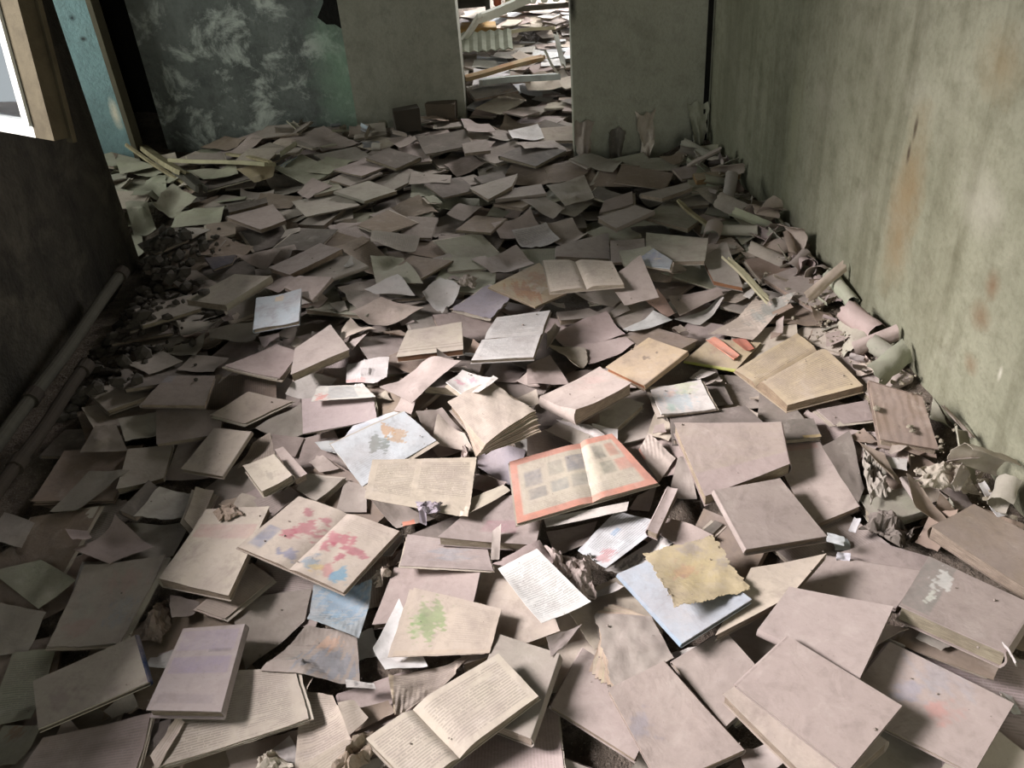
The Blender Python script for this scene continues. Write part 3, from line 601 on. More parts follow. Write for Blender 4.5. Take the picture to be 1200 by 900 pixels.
page|4|782 353 835 340 848 346 796 371|0|d|curl=1 arch=2|arched brown leaf rising behind the white folded sheet
page|2|790 372 846 350 848 356 821 378|0|w||pale sheet under the arched brown leaf
page|3|830 388 885 355 932 354 882 397|0|c|curl=1 blob=.45:.3:1.1:1.1:105,130,130:.7|bent page with a blue green painted corner
book|2|893 333 930 320 993 342 953 362|1.4|g|dirt=1|dark dusty slab like cover near the foot of the wall
book|2|822 314 850 305 871 337 836 331|1.5|g|edge=170,115,80|dusty book with a rusty orange end beside a wooden lath
page|3|443 448 495 424 541 424 481 466|0|d|curl=1|big dusty sheet beyond the fanned open book
booklet|4|521 438 541 426 576 437 553 459|.6|w|blob=.3:.1:.5:.4:205,110,140:.7 blob=.6:.35:.85:.65:210,120,150:.7 blob=.1:.5:.6:.9:190,200,180:.5|white booklet with faint pink flowers
page|6|553 459 578 440 584 444 562 464|0|w||white page edges beside the pink flower booklet
fan|5|525 470 578 445 630 480 568 520|3.2|c|open=1 ink=.3 sp=1|open book with swollen ragged page ends fanning toward the camera
page|3|505 520 515 498 545 512 556 528|0|c|curl=1|loose leaf spilling from the swollen open book
page|3|405 420 456 416 451 445 404 442|0|w|rect=0:.85:.5:1:215,110,100:.7|white page with a red streak along one edge
page|2|352 441 395 445 372 472 334 462|0|w||dull white page near the mauve booklet's top corner
page|5|372 452 425 446 440 462 365 473|0|w|rect=.25:.1:.75:.9:120,130,140:.7 blob=.05:.5:.25:1:210,95,85:.8|page with a grey blue photo and a red mark
booklet|3|247 486 292 462 343 470 287 497|.9|c|edge=200,190,175|thin pale booklet with several leaves beside the mauve booklet
page|1|298 499 353 474 355 509 330 513|0|g||grey page between the thin pale booklet and mauve booklet
book|2|164 473 196 440 252 440 240 475|1.5|d|rect=.75:-.1:1.1:.2:150,165,190:.6|dim book with a bluish white corner in the shadow
page|1|207 433 226 417 267 416 252 440|0|g||dim sheet just behind the bluish cornered dim book
book|2|219 358 278 332 322 341 268 372|2.2|c|sp=2|thick closed book at the edge of the deep shadow
page|1|192 323 230 317 257 332 220 343|0|g||flat dim page beyond the thick shadow edge book
page|1|290 327 340 318 353 328 325 340|0|d||dim page beside the small dim closed book
page|1|205 370 240 362 262 378 210 388|0|g||dim page in front of the thick shadow edge book
page|1|243 383 305 372 300 398 245 393|0|g||dim page beside the blue grey softcover book
page|1|196 405 243 396 230 417 196 415|0|g||dim narrow page behind the bluish cornered book
page|1|150 428 190 412 215 425 175 440|0|g||dim sheet next to rubble by the pipe
page|2|137 192 160 185 185 195 140 203|0|v||greenish lit page by the pillar edge beside the planks
page|2|170 208 195 205 197 225 152 233|0|v|torn=1|pale green page with a ragged edge by the pillar
page|2|147 238 172 236 178 252 152 261|0|v||pale greenish page lowest beside the pillar edge
page|2|202 215 230 227 200 243 177 237|0|v||greenish page below the diagonal lath
page|2|205 243 265 235 255 252 197 258|0|v|curl=1|wide greenish page in the patch of light past the pillar
page|2|217 198 277 195 280 206 240 215|0|v||flat page just below the pale board
page|2|252 226 287 220 285 226 253 233|0|v||thin strip of page beyond the wide greenish page
page|2|280 212 325 202 322 212 300 221|0|y||brownish page beyond the end of the pale board
page|2|347 220 367 210 390 217 360 232|0|d||grey lit page alone in the dim middle distance
book|2|265 256 320 240 335 257 305 268|1.4|d||dim book in the middle distance past the wide greenish page
book|1|267 243 312 232 314 238 268 250|1.4|k||very dark thin book behind the dim middle distance book
page|1|292 296 345 285 348 293 320 301|0|d||dim page behind two overlapping dim sheets near the shadow
page|2|277 306 320 299 333 306 310 318|0|d||dim pointed sheet beyond the small dim closed book
book|1|240 303 277 298 272 308 250 316|1.2|N||dark blue book lost in the shadow
page|2|127 171 139 164 146 171 135 186|0|n|torn=1|torn cardboard piece at the foot of the blue wall
page|2|540 140 570 136 581 152 548 155|0|d||dim page just inside the doorway
page|3|595 152 630 144 638 160 601 166|0|W|ink=.4|pale page catching light in front of the doorway
book|2|550 220 607 205 600 220 572 233|1.4|g||dim slanted book in the dark middle before the doorway
page|2|575 261 622 249 635 265 586 276|0|d|curl=1|bent page beyond the printed tabular page
page|2|632 257 670 252 691 271 657 280|0|d||plain page beside the printed tabular page
page|3|600 278 640 267 657 279 616 293|0|w|ink=1|printed tabular page in the middle distance
book|2|652 288 713 272 715 303 652 301|1.8|d|sp=3|closed book with reddish pages behind the open text book
page|2|610 238 640 233 662 242 648 253|0|d|curl=1|bent sheet in the middle distance before the dark slabs
page|2|640 220 685 211 697 230 662 238|0|g||large dim sheet before the pale partition
book|3|700 256 745 241 767 248 722 268|1.6|d|sp=2|bowed book with a dark brown edge before the corner
booklet|3|702 250 708 235 741 224 742 240|.8|d||upright bent booklet beyond the bowed book
book|3|750 228 805 215 812 220 776 233|1.6|g||long bowed book near the dim corner
book|2|715 282 755 281 757 306 716 308|1|d||square dusty page block in front of the bowed book
book|2|757 273 830 280 826 306 757 308|1.5|v|dirt=1|broad dust caked slab before the rolled wallpaper
book|2|755 260 782 235 822 257 806 273|1.4|v|dirt=1|greenish dust caked slab leaning up near the corner
page|3|767 181 807 172 803 186 790 196|0|n||brown board leaning on the pale partition in the corner
book|3|812 203 862 199 869 204 816 211|2.4|y|edge=175,140,95|tan edged thick book lying flat in the far corner
page|3|842 232 880 240 922 270 882 279|0|v|curl=1|big greenish sheet of fallen wallpaper in the corner
page|2|842 250 862 247 890 275 870 282|0|v|curl=2|curled greenish wallpaper strip below the big fallen sheet
page|3|895 292 920 288 928 303 918 314|0|w|curl=3|pale curled paper flap beside the fanned brown book
fan|3|920 290 935 277 958 282 940 298|2|n|sp=0|small book with brown fanned pages at the foot of the wall
crumple|6|487 586 518 584 517 599 489 601|1.8|M||clump of grey fluff lying on the two column text page
'''
# ------------------------------------------------------------------ settings of the place
W_SILL, W_HEAD = .84, 2.25; W1_Y = (1.1, 2.53); W0_Y = (-1.2, .98)
SKY = .75; EXPO = .27
def LIGHTS():
    h = W_HEAD-W_SILL; zc = (W_SILL+W_HEAD)/2; x = LX-.37
    rot = (0, -math.pi/2, 0)
    # the bright part of the overcast sky outside the window wall
    p = np.array([LX-4.2, 1.25, 4.1]); d = Vector((-.2, 1.4, 0))-Vector(p)
    area('bright_sky_patch', tuple(p), d.to_track_quat('-Z', 'Y').to_euler(), 2.6, 2.0, 1500, (1, .96, .965))
    for nm, yy in (('sky_portal_casement_window', W1_Y), ('sky_portal_second_window', W0_Y)): area(nm, (x, sum(yy)/2, zc), rot, h, yy[1]-yy[0], 1, (1, 1, 1)).data.cycles.is_portal = True
    area('daylight_recess_opening', (RX-.25, 4.03, 1.3), rot, 2., 1.0, 19, (.96, 1, .9), 160)
    area('daylight_next_room', (.3, 9.25, 1.4), (-math.pi/2, 0, 0), 3., 1.8, 260, (.95, .98, 1), 180)
    area('daylight_next_room_side', (1.66, 7.7, 1.6), (0, math.pi/2-.35, 0), 1.6, 2.2, 420, (1, .99, .97), 150)
    area('daylight_rear_doorway', (.5, -2.15, 1.1), (math.pi/2, 0, 0), 1., 2., 28, (.95, 1, .88), 170)
# ------------------------------------------------------------------ the room
LX = -1.63           # face of the wall with the windows
def rwp(px, py):
    """the point of the stained wall's face seen at a pixel"""
    d = ray(px, py); t = 1.285/(d[0]+.08*d[1]); return tuple(float(v) for v in np.array([0, 0, CH])+t*d)
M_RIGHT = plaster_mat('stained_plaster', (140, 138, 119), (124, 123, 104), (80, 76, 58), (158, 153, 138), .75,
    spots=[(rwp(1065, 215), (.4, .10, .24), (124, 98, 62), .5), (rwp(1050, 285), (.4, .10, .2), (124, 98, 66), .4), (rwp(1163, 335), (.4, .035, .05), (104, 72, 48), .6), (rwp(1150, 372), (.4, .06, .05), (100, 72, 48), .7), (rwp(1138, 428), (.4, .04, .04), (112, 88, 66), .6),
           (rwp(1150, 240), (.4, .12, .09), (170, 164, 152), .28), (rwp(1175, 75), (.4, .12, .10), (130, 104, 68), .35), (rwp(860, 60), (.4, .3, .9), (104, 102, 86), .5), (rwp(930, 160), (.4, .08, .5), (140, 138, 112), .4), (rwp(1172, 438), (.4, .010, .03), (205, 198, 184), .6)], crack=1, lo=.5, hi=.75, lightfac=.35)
M_FARL = plaster_mat('mouldy_blue_plaster', (120, 125, 122), (96, 100, 99), (56, 58, 57), (196, 202, 196), .5, lo=.5, hi=.62, lightfac=.75, lscale=5.5,
    spots=[((-.86, 4.87, .25), (.2, .3, .5), (132, 158, 138), .8), ((-1.75, 4.87, 1.0), (.35, .3, .7), (165, 170, 165), .35)], rough=.7)
M_FARM = plaster_mat('grey_plaster', (146, 144, 133), (134, 132, 120), (102, 100, 90), None, .3, rough=.5)
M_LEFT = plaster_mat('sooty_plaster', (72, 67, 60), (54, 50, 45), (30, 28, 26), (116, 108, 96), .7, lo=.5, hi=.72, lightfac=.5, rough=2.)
M_BLUE = plaster_mat('pale_blue_paint', (134, 162, 166), (122, 150, 156), (100, 114, 114), None, .25, spots=[((-2.04, 4.68, .22), (.03, .2, .10), (222, 216, 200), 1.), ((-2.1, 4.68, .70), (.02, .2, .02), (50, 55, 60), 1.), ((-2.08, 4.68, .60), (.02, .2, .015), (60, 60, 60), 1.)])
M_DARK = plaster_mat('soot_black', (34, 32, 30), (24, 23, 22), (12, 12, 12), None)
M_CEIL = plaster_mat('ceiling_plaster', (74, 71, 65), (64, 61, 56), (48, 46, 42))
def quadwall(name, pts, z0, z1, th, mat):
    """a wall of thickness TH along a plan line, front face on the line"""
    (x0, y0), (x1, y1) = pts; d = np.array([x1-x0, y1-y0]); d = d/np.linalg.norm(d); n = np.array([d[1], -d[0]])*th
    V = [(x0, y0, z0), (x1, y1, z0), (x1+n[0], y1+n[1], z0), (x0+n[0], y0+n[1], z0)]; V += [(a, b, z1) for a, b, _ in V]
    o = poly(name, V, [(0, 3, 2, 1), (4, 5, 6, 7), (0, 1, 5, 4), (1, 2, 6, 5), (2, 3, 7, 6), (3, 0, 4, 7)], mat); o['kind'] = 'structure'; return o
CZ = 3.0; B0 = -.3
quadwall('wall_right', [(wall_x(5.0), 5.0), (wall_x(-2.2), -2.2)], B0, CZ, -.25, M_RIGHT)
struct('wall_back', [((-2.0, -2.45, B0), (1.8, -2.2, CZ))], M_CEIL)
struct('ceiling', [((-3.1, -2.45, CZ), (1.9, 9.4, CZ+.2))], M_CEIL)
# wall with the windows: W0 behind the camera, W1 the one with the swung casement
SILL, HEAD = W_SILL, W_HEAD
W1a, W1b = W1_Y
W0a, W0b = W0_Y
xo = LX-.38
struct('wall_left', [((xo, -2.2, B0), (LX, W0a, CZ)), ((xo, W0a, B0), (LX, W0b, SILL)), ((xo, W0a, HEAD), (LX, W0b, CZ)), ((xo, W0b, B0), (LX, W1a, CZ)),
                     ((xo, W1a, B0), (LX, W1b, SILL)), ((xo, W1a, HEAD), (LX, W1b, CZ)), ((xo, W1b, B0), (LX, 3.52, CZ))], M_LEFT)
# recess past the pillar: an opening on the outside, a blue reveal, a black gap, then the mouldy wall
RX = -2.62
struct('wall_recess', [((RX-.3, 3.0, B0), (xo, 3.25, CZ)), ((RX-.3, 3.25, B0), (RX, 3.5, CZ)), ((RX-.3, 3.5, B0), (RX, 4.55, .25)), ((RX-.3, 3.5, 2.3), (RX, 4.55, CZ)), ((RX-.3, 4.55, B0), (RX, 5.4, CZ))], M_LEFT)
struct('wall_reveal', [((RX, 4.68, B0), (-2.0, 4.76, CZ))], M_BLUE)
struct('trim_reveal', [((-2.005, 4.665, B0), (-1.98, 4.765, CZ))], plain_mat('old_cream_wood', (98, 92, 78)))
struct('wall_gap', [((-2.6, 5.3, B0), (-1.8, 5.4, CZ))], M_DARK)
FY = 4.88
struct('wall_far', [((-1.9, FY, B0), (-.80, FY+.25, CZ))], M_FARL)
struct('wall_far_panel', [((-.82, FY-.05, B0), (-.225, FY+.25, CZ)), ((-.225, FY-.05, 2.05), (.62, FY+.25, CZ)), ((.62, FY, B0), (1.3, FY+.25, CZ))], M_FARM)
PY = 4.17
struct('wall_partition', [((.31, PY, B0), (1.2, PY+.10, CZ))], plaster_mat('partition_plaster', (172, 170, 156), (160, 158, 143), (122, 120, 106), None, .3,
    spots=[((.32, PY, .68), (.025, .2, .1), (30, 28, 26), 1.)]))
struct('trim_corner_crack', [((wall_x(PY)-.03, PY-.012, B0), (wall_x(PY)-.008, PY+.01, CZ))], M_DARK)
struct('wall_outer_wing', [((-4.9, 3.05, -.6), (-2.9, 3.25, 5.2))], M_FARM)
struct('ground_outside', [((-9, -3, -.7), (-2.05, 3.0, -.5))], plain_mat('pale_concrete', (196, 204, 210), .3, 3.))
# next room
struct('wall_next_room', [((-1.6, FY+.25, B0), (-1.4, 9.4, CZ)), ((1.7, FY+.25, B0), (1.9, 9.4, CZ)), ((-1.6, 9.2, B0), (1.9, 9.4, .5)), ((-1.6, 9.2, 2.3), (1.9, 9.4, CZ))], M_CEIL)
# floor: a bed of dust, grit and plaster crumbs
def dirt_mat():
    t = NT('dust_and_grit'); p = t.geo(); n = t.noise(p, 5., 6, .65); n2 = t.noise(p, 38., 6, .7); n3 = t.noise(p, 160., 3, .6)
    c = t.mix(t.ramp(n, .35, .65), tuple(lin((128, 114, 104))), tuple(lin((100, 90, 80)))); c = t.mix(t.ramp(n2, .45, .7, 0, .6), c, tuple(lin((62, 55, 50)))); c = t.mix(t.ramp(n3, .6, .72, 0, .6), c, tuple(lin((185, 176, 165))))
    t.col(c); t.bump(t.math('ADD', n2, t.math('MULTIPLY', n3, .4)), 1., .02); return t.m
M_DIRT = dirt_mat()
st = .03; fx = np.arange(-2.9, 1.45, st); fy = np.arange(-2.2, 9.3, st); FXX, FYY = np.meshgrid(fx, fy, indexing='ij'); FZ = ground(FXX, FYY)
m = Mesh(); m.grid(np.stack([FXX, FYY, FZ], -1), np.stack([FXX, FYY], -1), np.array([.3, .3, .3]), 0., 0, False); fl = m.build('floor', [M_DIRT]); fl['kind'] = 'structure'
# ------------------------------------------------------------------ the books and papers
def parse():
    out = []
    for ln in ITEMS.strip().splitlines():
        k, L, pts, th, col, o, label = ln.split('|'); p = list(map(float, pts.split())); o = [tuple(x.split('=', 1)) for x in o.split()]
        out.append((k, int(L), [(p[i], p[i+1]) for i in (0, 2, 4, 6)], float(th), col, o, label))
    return out
TR = sorted(parse(), key=lambda t: t[1])
COV = np.zeros((NX, NY), bool)
for k, L, px, th, col, o, label in TR:
    r = mask(np.array([on_z(*p, .01)[:2] for p in px]))
    if r is not None: COV[r[0]] |= r[1]
def proj(x, y, z):
    c = CR.T @ np.array([x, y, z-CH]); return (600+F*c[0]/-c[2], 450-F*c[1]/-c[2]) if c[2] < -.05 else (-999, -999)
ZONES = dict(
 near=('dusty {} showing through a gap between the larger books in the light', 'gap {}s between the near books'),
 left=('shadowed dust grey {} lying beside the fallen pipes under the window wall', 'shadowed {}s by the pipes'),
 mid=('dim dust coated {} in the dark carpet of books before the doorway', 'dim {}s before the doorway'),
 right=('plaster dusted {} among the curled flakes along the foot of the stained wall', '{}s along the stained wall'),
 far=('dim {} heaped along the foot of the far wall and partition', '{}s heaped at the far wall'),
 recess=('greenish grey {} strewn on the floor of the recess past the pillar', '{}s in the recess past the pillar'),
 room=('{} strewn over the floor of the lit room beyond the doorway', '{}s in the room beyond the doorway'))
def zone(x, y):
    if y > 5: return 'room'
    if x < -1.6: return 'recess'
    if y > 4.15: return 'far'
    if x > wall_x(y)-.33: return 'right'
    if x < -.98 and y < 3.45: return 'left'
    return 'mid' if y > 2.75 else 'near'
NFILL = 0
def filler(x, y, kind, seed):
    global NFILL
    zn = zone(x, y); r = np.random.default_rng(seed)
    w, h = (.16, .225) if r.random() < .6 else (.2, .27)
    if y > 2.75:
        k = r.uniform(.5, 1.15); w, h = w*k, h*k*r.uniform(.8, 1.1)
    if zn == 'room': w, h = w*.85, h*.85
    if zn == 'right' or r.random() < .15: w, h = w*.75, h*.7
    if kind == 'page' and r.random() < .3: w *= 1.6
    q = rect(x, y, w*r.uniform(.85, 1.1), h*r.uniform(.85, 1.1), r.uniform(0, 3.14))
    q = q+r.uniform(-.012, .012, (4, 2)); far = y > 2.6
    lim = .1 if far else .2
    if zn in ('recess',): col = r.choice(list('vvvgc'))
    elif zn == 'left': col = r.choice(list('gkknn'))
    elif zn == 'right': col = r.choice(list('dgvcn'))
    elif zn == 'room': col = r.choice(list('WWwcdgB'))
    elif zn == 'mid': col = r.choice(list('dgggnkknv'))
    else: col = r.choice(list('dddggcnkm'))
    nm = {'book': 'book', 'booklet': 'booklet', 'page': 'loose page'}[kind]; lab, grp = ZONES[zn]
    if kind == 'book':
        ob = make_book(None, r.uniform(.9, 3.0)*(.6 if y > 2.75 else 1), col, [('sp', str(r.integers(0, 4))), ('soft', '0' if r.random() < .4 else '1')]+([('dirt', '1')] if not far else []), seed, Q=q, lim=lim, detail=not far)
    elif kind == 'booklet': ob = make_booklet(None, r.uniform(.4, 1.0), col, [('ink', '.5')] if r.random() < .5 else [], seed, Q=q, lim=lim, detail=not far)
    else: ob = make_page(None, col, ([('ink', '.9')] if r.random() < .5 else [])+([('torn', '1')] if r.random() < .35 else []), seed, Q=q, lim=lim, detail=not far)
    tag(ob, lab.format(nm), CAT[kind], grp.format(nm)); NFILL += 1
    rr = mask((q-q.mean(0))*.8+q.mean(0))
    if rr is not None: COV[rr[0]] |= rr[1]
def fill(x0, x1, y0, y1, tries, seed, keep=lambda x, y: True):
    r = np.random.default_rng(seed)
    for t in range(tries):
        x = r.uniform(x0, x1); y = r.uniform(y0, y1)
        if not keep(x, y): continue
        p = proj(x, y, 0.)
        if not (-40 < p[0] < 1240 and -40 < p[1] < 960): continue
        i = int((x-GX0)/GS); j = int((y-GY0)/GS)
        if not (2 < i < NX-3 and 2 < j < NY-3) or COV[i-2:i+3, j-2:j+3].mean() > .35: continue
        kind = r.choice(['book', 'booklet', 'page'], p=[.4, .2, .4]); filler(x, y, kind, int(seed*10000+t))
inroom = lambda x, y: (-1.36 if y < 3.3 else -1.52) < x < wall_x(y)-.12
TCOV = COV.copy()
fill(-1.5, 1.1, .8, 2.75, 1500, 11, inroom)
fill(-1.5, 1.05, 2.75, 4.05, 1300, 12, inroom)
fill(-1.75, .28, 4.05, 4.8, 500, 13)
fill(-2.5, -1.7, 3.62, 4.58, 300, 14)
fill(-.6, 1.4, 4.85, 8.7, 1400, 15, lambda x, y: -.06*y-.06 < x < .12*y+.12 and not (y < 5.2 and not -.15 < x < .5))
# a second, thinner layer in the dark middle so that things overlap there
COV[:, int((2.8-GY0)/GS):] = False
for k, L, px, th, col, o, label in TR:
    r = mask(np.array([on_z(*p, .01)[:2] for p in px]))
    if r is not None: COV[r[0]] |= r[1]
fill(-1.5, .9, 2.8, 4.0, 330, 16, inroom); fill(-1.7, .28, 4.1, 4.75, 110, 17); fill(-2.4, -1.75, 3.7, 4.5, 60, 18)
fill(-.4, 1.2, 5.1, 8.6, 260, 19, lambda x, y: -.05*y < x < .12*y)
rs_ = np.random.default_rng(99); ns = 0
for t in range(5000):
    if ns >= 130: break
    x = rs_.uniform(-1.1, 1.0); y = rs_.uniform(.85, 3.0)
    if sampleH(TCOV, np.array([x]), np.array([y]))[0]: continue
    if not inroom(x, y): continue
    q = rect(x, y, rs_.uniform(.025, .07), rs_.uniform(.03, .09), rs_.uniform(0, 3.1))+rs_.uniform(-.01, .01, (4, 2)); ob = make_page(None, rs_.choice(list('ddcgcwn')), [('torn', '1'), ('curl', str(rs_.choice([.3, 1., 2.])))], 7000+t, name='paper_scrap', Q=q); ns += 1
    tag(ob, 'small torn scrap of paper lying loose between the larger books and pages', 'paper scrap', 'loose torn scraps between the books')
for n, (k, L, px, th, col, o, label) in enumerate(TR):
    STIFF = L >= 4
    build_item(k, px, th, col, o, 500+n*13, label)
print('traced', len(TR), 'filler', NFILL)

# ------------------------------------------------------------------ curled wallpaper and plaster along the wall
def curl_flake(name, x, y, L, rad, arc, rz, tilt, col, seed, label, cat, group=None, zoff=.0, thick=.0012):
    n = 14; k = 8; a = np.linspace(-arc/2, arc/2, n); l = np.linspace(-.5, .5, k); A, Lg = np.meshgrid(a, l, indexing='ij')
    rr = rad*(1+.12*sn(A*3, Lg*5, seed, 1.2)); lx = Lg*L*(1+.10*sn(A*6, Lg*2, seed+2, 1.5)); r = np.random.default_rng(seed); off = r.uniform(0, 6.28)
    def P(ra): 
        Y = ra*np.sin(A+off); Z = ra*np.cos(A+off); ct, st_ = math.cos(tilt), math.sin(tilt); X1 = lx*ct-Z*st_; Z1 = lx*st_+Z*ct; c, s = math.cos(rz), math.sin(rz)
        return np.stack([X1*c-Y*s, X1*s+Y*c, Z1], -1)
    T, B = P(rr+thick), P(rr); z0 = B[..., 2].min(); base = float(sampleH(H, np.array([x]), np.array([y]))[0])+zoff-z0-.006; sh = np.array([x, y, base]); T = T+sh; B = B+sh
    # keep clear of the wall
    ov = (T[..., 0]-(wall_x(T[..., 1])-.006)).max()
    if ov > 0 and y < 4.1: T[..., 0] -= ov; B[..., 0] -= ov
    m = Mesh(); c = var(PAL[col], .08); m.slab(T, B, (rad*arc, L), c, 0., c*.9, 0, 0); ob = m.build(name, [M_PAGE], None, (x, y, float(B[..., 2].min()))); tag(ob, label, cat, group); 
    return ob
r = np.random.default_rng(77)
for i in range(230):
    y = 1.4+2.6*r.random()**.7; x = wall_x(y)-abs(r.normal(.02, .075))-.03; big = r.random() < .3
    if .83 < x < 1.1 and 1.72 < y < 2.08: continue
    if y < 2.6 and wall_x(y)-x > .12 and sampleH(TCOV, np.array([x]), np.array([y]))[0]: continue
    curl_flake('plaster_flake' if not big else 'wallpaper_curl', x, y, r.uniform(.05, .13)*(1.3 if big else .6), r.uniform(.012, .035)*(1.2 if big else .8), r.uniform(1., 4.5) if big else r.uniform(.5, 1.6), r.uniform(0, 6.28), r.uniform(-.5, .5), r.choice(list('vvgcgdn')), 3000+i,
        'pale curled wallpaper strip in the debris along the foot of the stained wall' if big else 'small pale plaster flake in the debris along the foot of the stained wall', 'wallpaper' if big else 'plaster', 'wallpaper curls along the wall' if big else 'plaster flakes along the wall')
for px, py, L, rad, arc, rz, col, lab in ((1010, 345, .16, .022, 5.2, 1.75, 'v', 'rolled pale green wallpaper tube leaning beside the stained wall'), (855, 272, .22, .02, 5.5, -.6, 'v', 'thin rolled wallpaper tube lying below the fallen sheet in the corner'),
        (962, 268, .10, .03, 5.4, .3, 'w', 'pale wallpaper roll with a dark open end at the foot of the wall'), (835, 276, .08, .03, 5.6, 1.2, 'g', 'short grey roll with a dark open end near the dust caked slab'),
        (1010, 395, .17, .06, 1.8, 1.3, 'v', 'large curled greenish wallpaper sheet behind the yellowed open book'), (1045, 430, .15, .05, 1.6, .6, 'v', 'curled greenish wallpaper sheet beside the weathered streaky book'),
        (905, 300, .12, .04, 2.2, .4, 'c', 'cream curled wallpaper piece beside the pale curled paper flap'), (880, 330, .05, .012, 3., .4, 'w', 'tiny white curl on the dust before the dark slab')):
    g = on_z(px, py, .04); curl_flake('wallpaper_roll', g[0], g[1], L, rad, arc, rz, .15, col, px, lab, 'wallpaper')
for i, (px, py) in enumerate(((1000, 612), (983, 622), (992, 628), (976, 634), (986, 640), (1004, 628), (1185, 815), (1192, 825), (1178, 806))):
    g = on_z(px, py, .01); curl_flake('plaster_flake', g[0], g[1], r.uniform(.025, .05), r.uniform(.015, .03), r.uniform(.7, 1.5), r.uniform(0, 6.28), r.uniform(-.3, .3), 'B' if i < 6 else 'w', 4000+i,
        'small white plaster flake in the cluster beside the grey plaster chunk' if i < 6 else 'pale plaster flake by the lower corner of the green cornered book', 'plaster', 'flakes beside the plaster chunk' if i < 6 else 'flakes below the green cornered book')
for i in range(26):
    x = r.uniform(-1.2, -.5); y = r.uniform(4.55, 4.83) if i < 14 else r.uniform(4.2, 4.8); curl_flake('paint_curl', x, y, r.uniform(.05, .12), r.uniform(.015, .03), r.uniform(1., 3.), r.uniform(0, 6.28), r.uniform(-.3, .3), r.choice(list('vgb')), 5000+i, 'curl of dry grey paint fallen at the foot of the mouldy blue wall', 'paint flake', 'paint curls under the mouldy wall')
# crumbs of plaster and grit: nobody could count them
_g = (1+5**.5)/2; ICO = np.array([(-1, _g, 0), (1, _g, 0), (-1, -_g, 0), (1, -_g, 0), (0, -1, _g), (0, 1, _g), (0, -1, -_g), (0, 1, -_g), (_g, 0, -1), (_g, 0, 1), (-_g, 0, -1), (-_g, 0, 1)])/1.9
ICF = [(0,11,5),(0,5,1),(0,1,7),(0,7,10),(0,10,11),(1,5,9),(5,11,4),(11,10,2),(10,7,6),(7,1,8),(3,9,4),(3,4,2),(3,2,6),(3,6,8),(3,8,9),(4,9,5),(2,4,11),(6,2,10),(8,6,7),(9,8,1)]
def crumbs(name, label, n, seed, pos, smin, smax, mat):
    r = np.random.default_rng(seed); V, Fc = [], []
    for i in range(n):
        x, y = pos(r)
        if name == 'plaster_crumbs' and sampleH(TCOV, np.array([x]), np.array([y]))[0]: continue
        z = float(sampleH(H, np.array([x]), np.array([y]))[0]); s = smin+(smax-smin)*r.random()**3; b = len(V)
        o = ICO*s*r.uniform(.7, 1.15, (12, 1))*r.uniform(.6, 1.2, 3)
        V += [(x+q[0], y+q[1], z+q[2]*.7+s*.25) for q in o]; Fc += [tuple(b+k for k in t) for t in ICF]
    ob = poly(name, V, Fc, mat); tag(ob, label, 'debris', kind='stuff')
M_CRUMB = plain_mat('plaster_grit', (150, 140, 124), .6, 40.); M_CRUMBD = plain_mat('dark_grit', (146, 134, 126), .6, 40.)
crumbs('plaster_crumbs', 'pale crumbs of plaster strewn along the foot of the stained wall', 1700, 8, lambda r: (lambda y: (wall_x(y)-.02-abs(r.normal(0, .09)), y))(r.uniform(1.3, 4.)), .002, .011, M_CRUMB)
crumbs('grit', 'fine dusty grit and paper crumbs scattered over books and pages', 500, 9, lambda r: (r.uniform(-1.1, 1.05), r.uniform(.85, 3.2)), .0008, .004, M_CRUMBD)
def rubx(r): return (-1.5+abs(r.normal(0, .14)), r.uniform(2.3, 3.5))
crumbs('plaster_rubble', 'grey rubble and plaster lumps heaped by the pipes below the pillar', 420, 10, rubx, .008, .04, plain_mat('grey_rubble', (78, 72, 66), .6, 20.))

# ------------------------------------------------------------------ pipes, casement, planks
def tube(name, pts, rad, mat, parent=None, seg=14, caps=True):
    pts = np.array(pts, float); V, Fc = [], []
    for i, p in enumerate(pts):
        d = nz(pts[min(i+1, len(pts)-1)]-pts[max(i-1, 0)]); a = nz(np.cross(d, [.13, .2, 1.])); b = np.cross(d, a)
        for k in range(seg): V.append(tuple(p+rad*(a*math.cos(k*2*math.pi/seg)+b*math.sin(k*2*math.pi/seg))))
    for i in range(len(pts)-1):
        for k in range(seg): Fc.append((i*seg+k, i*seg+(k+1) % seg, (i+1)*seg+(k+1) % seg, (i+1)*seg+k))
    if caps: Fc.append(tuple(range(seg))[::-1]); Fc.append(tuple((len(pts)-1)*seg+k for k in range(seg)))
    return poly(name, V, Fc, mat, parent, smooth=False)
M_PIPE = plain_mat('old_painted_pipe', (84, 80, 72), .5, 14.); M_RUST = plain_mat('rusty_pipe', (66, 58, 52), .6, 18.)
def pipe(px0, px1, z0, z1, rad, mat, label):
    a = on_z(*px0, z0); b = on_z(*px1, z1); a = a+(a-b)*.12; root = link('heating_pipe', None, None, tuple(a)); root.rotation_euler = (0, 0, 0)
    pts = [a+(b-a)*t+np.array([0, 0, .004*math.sin(t*9)]) for t in np.linspace(0, 1, 12)]; o = tube('pipe_tube', [p-a for p in pts], rad, mat, root)
    for t in (.3, .99): q = a+(b-a)*t-a; d = nz(b-a); tube('coupling', [q-d*.022, q+d*.022], rad*1.3, M_RUST, root)
    tag(root, label, 'pipe')
pipe((0, 518), (143, 320), .05, .07, .021, M_PIPE, 'upper of two old heating pipes lying along the dark window wall')
pipe((-5, 580), (100, 430), .05, .06, .019, M_RUST, 'lower rusty heating pipe lying beside the upper pipe')

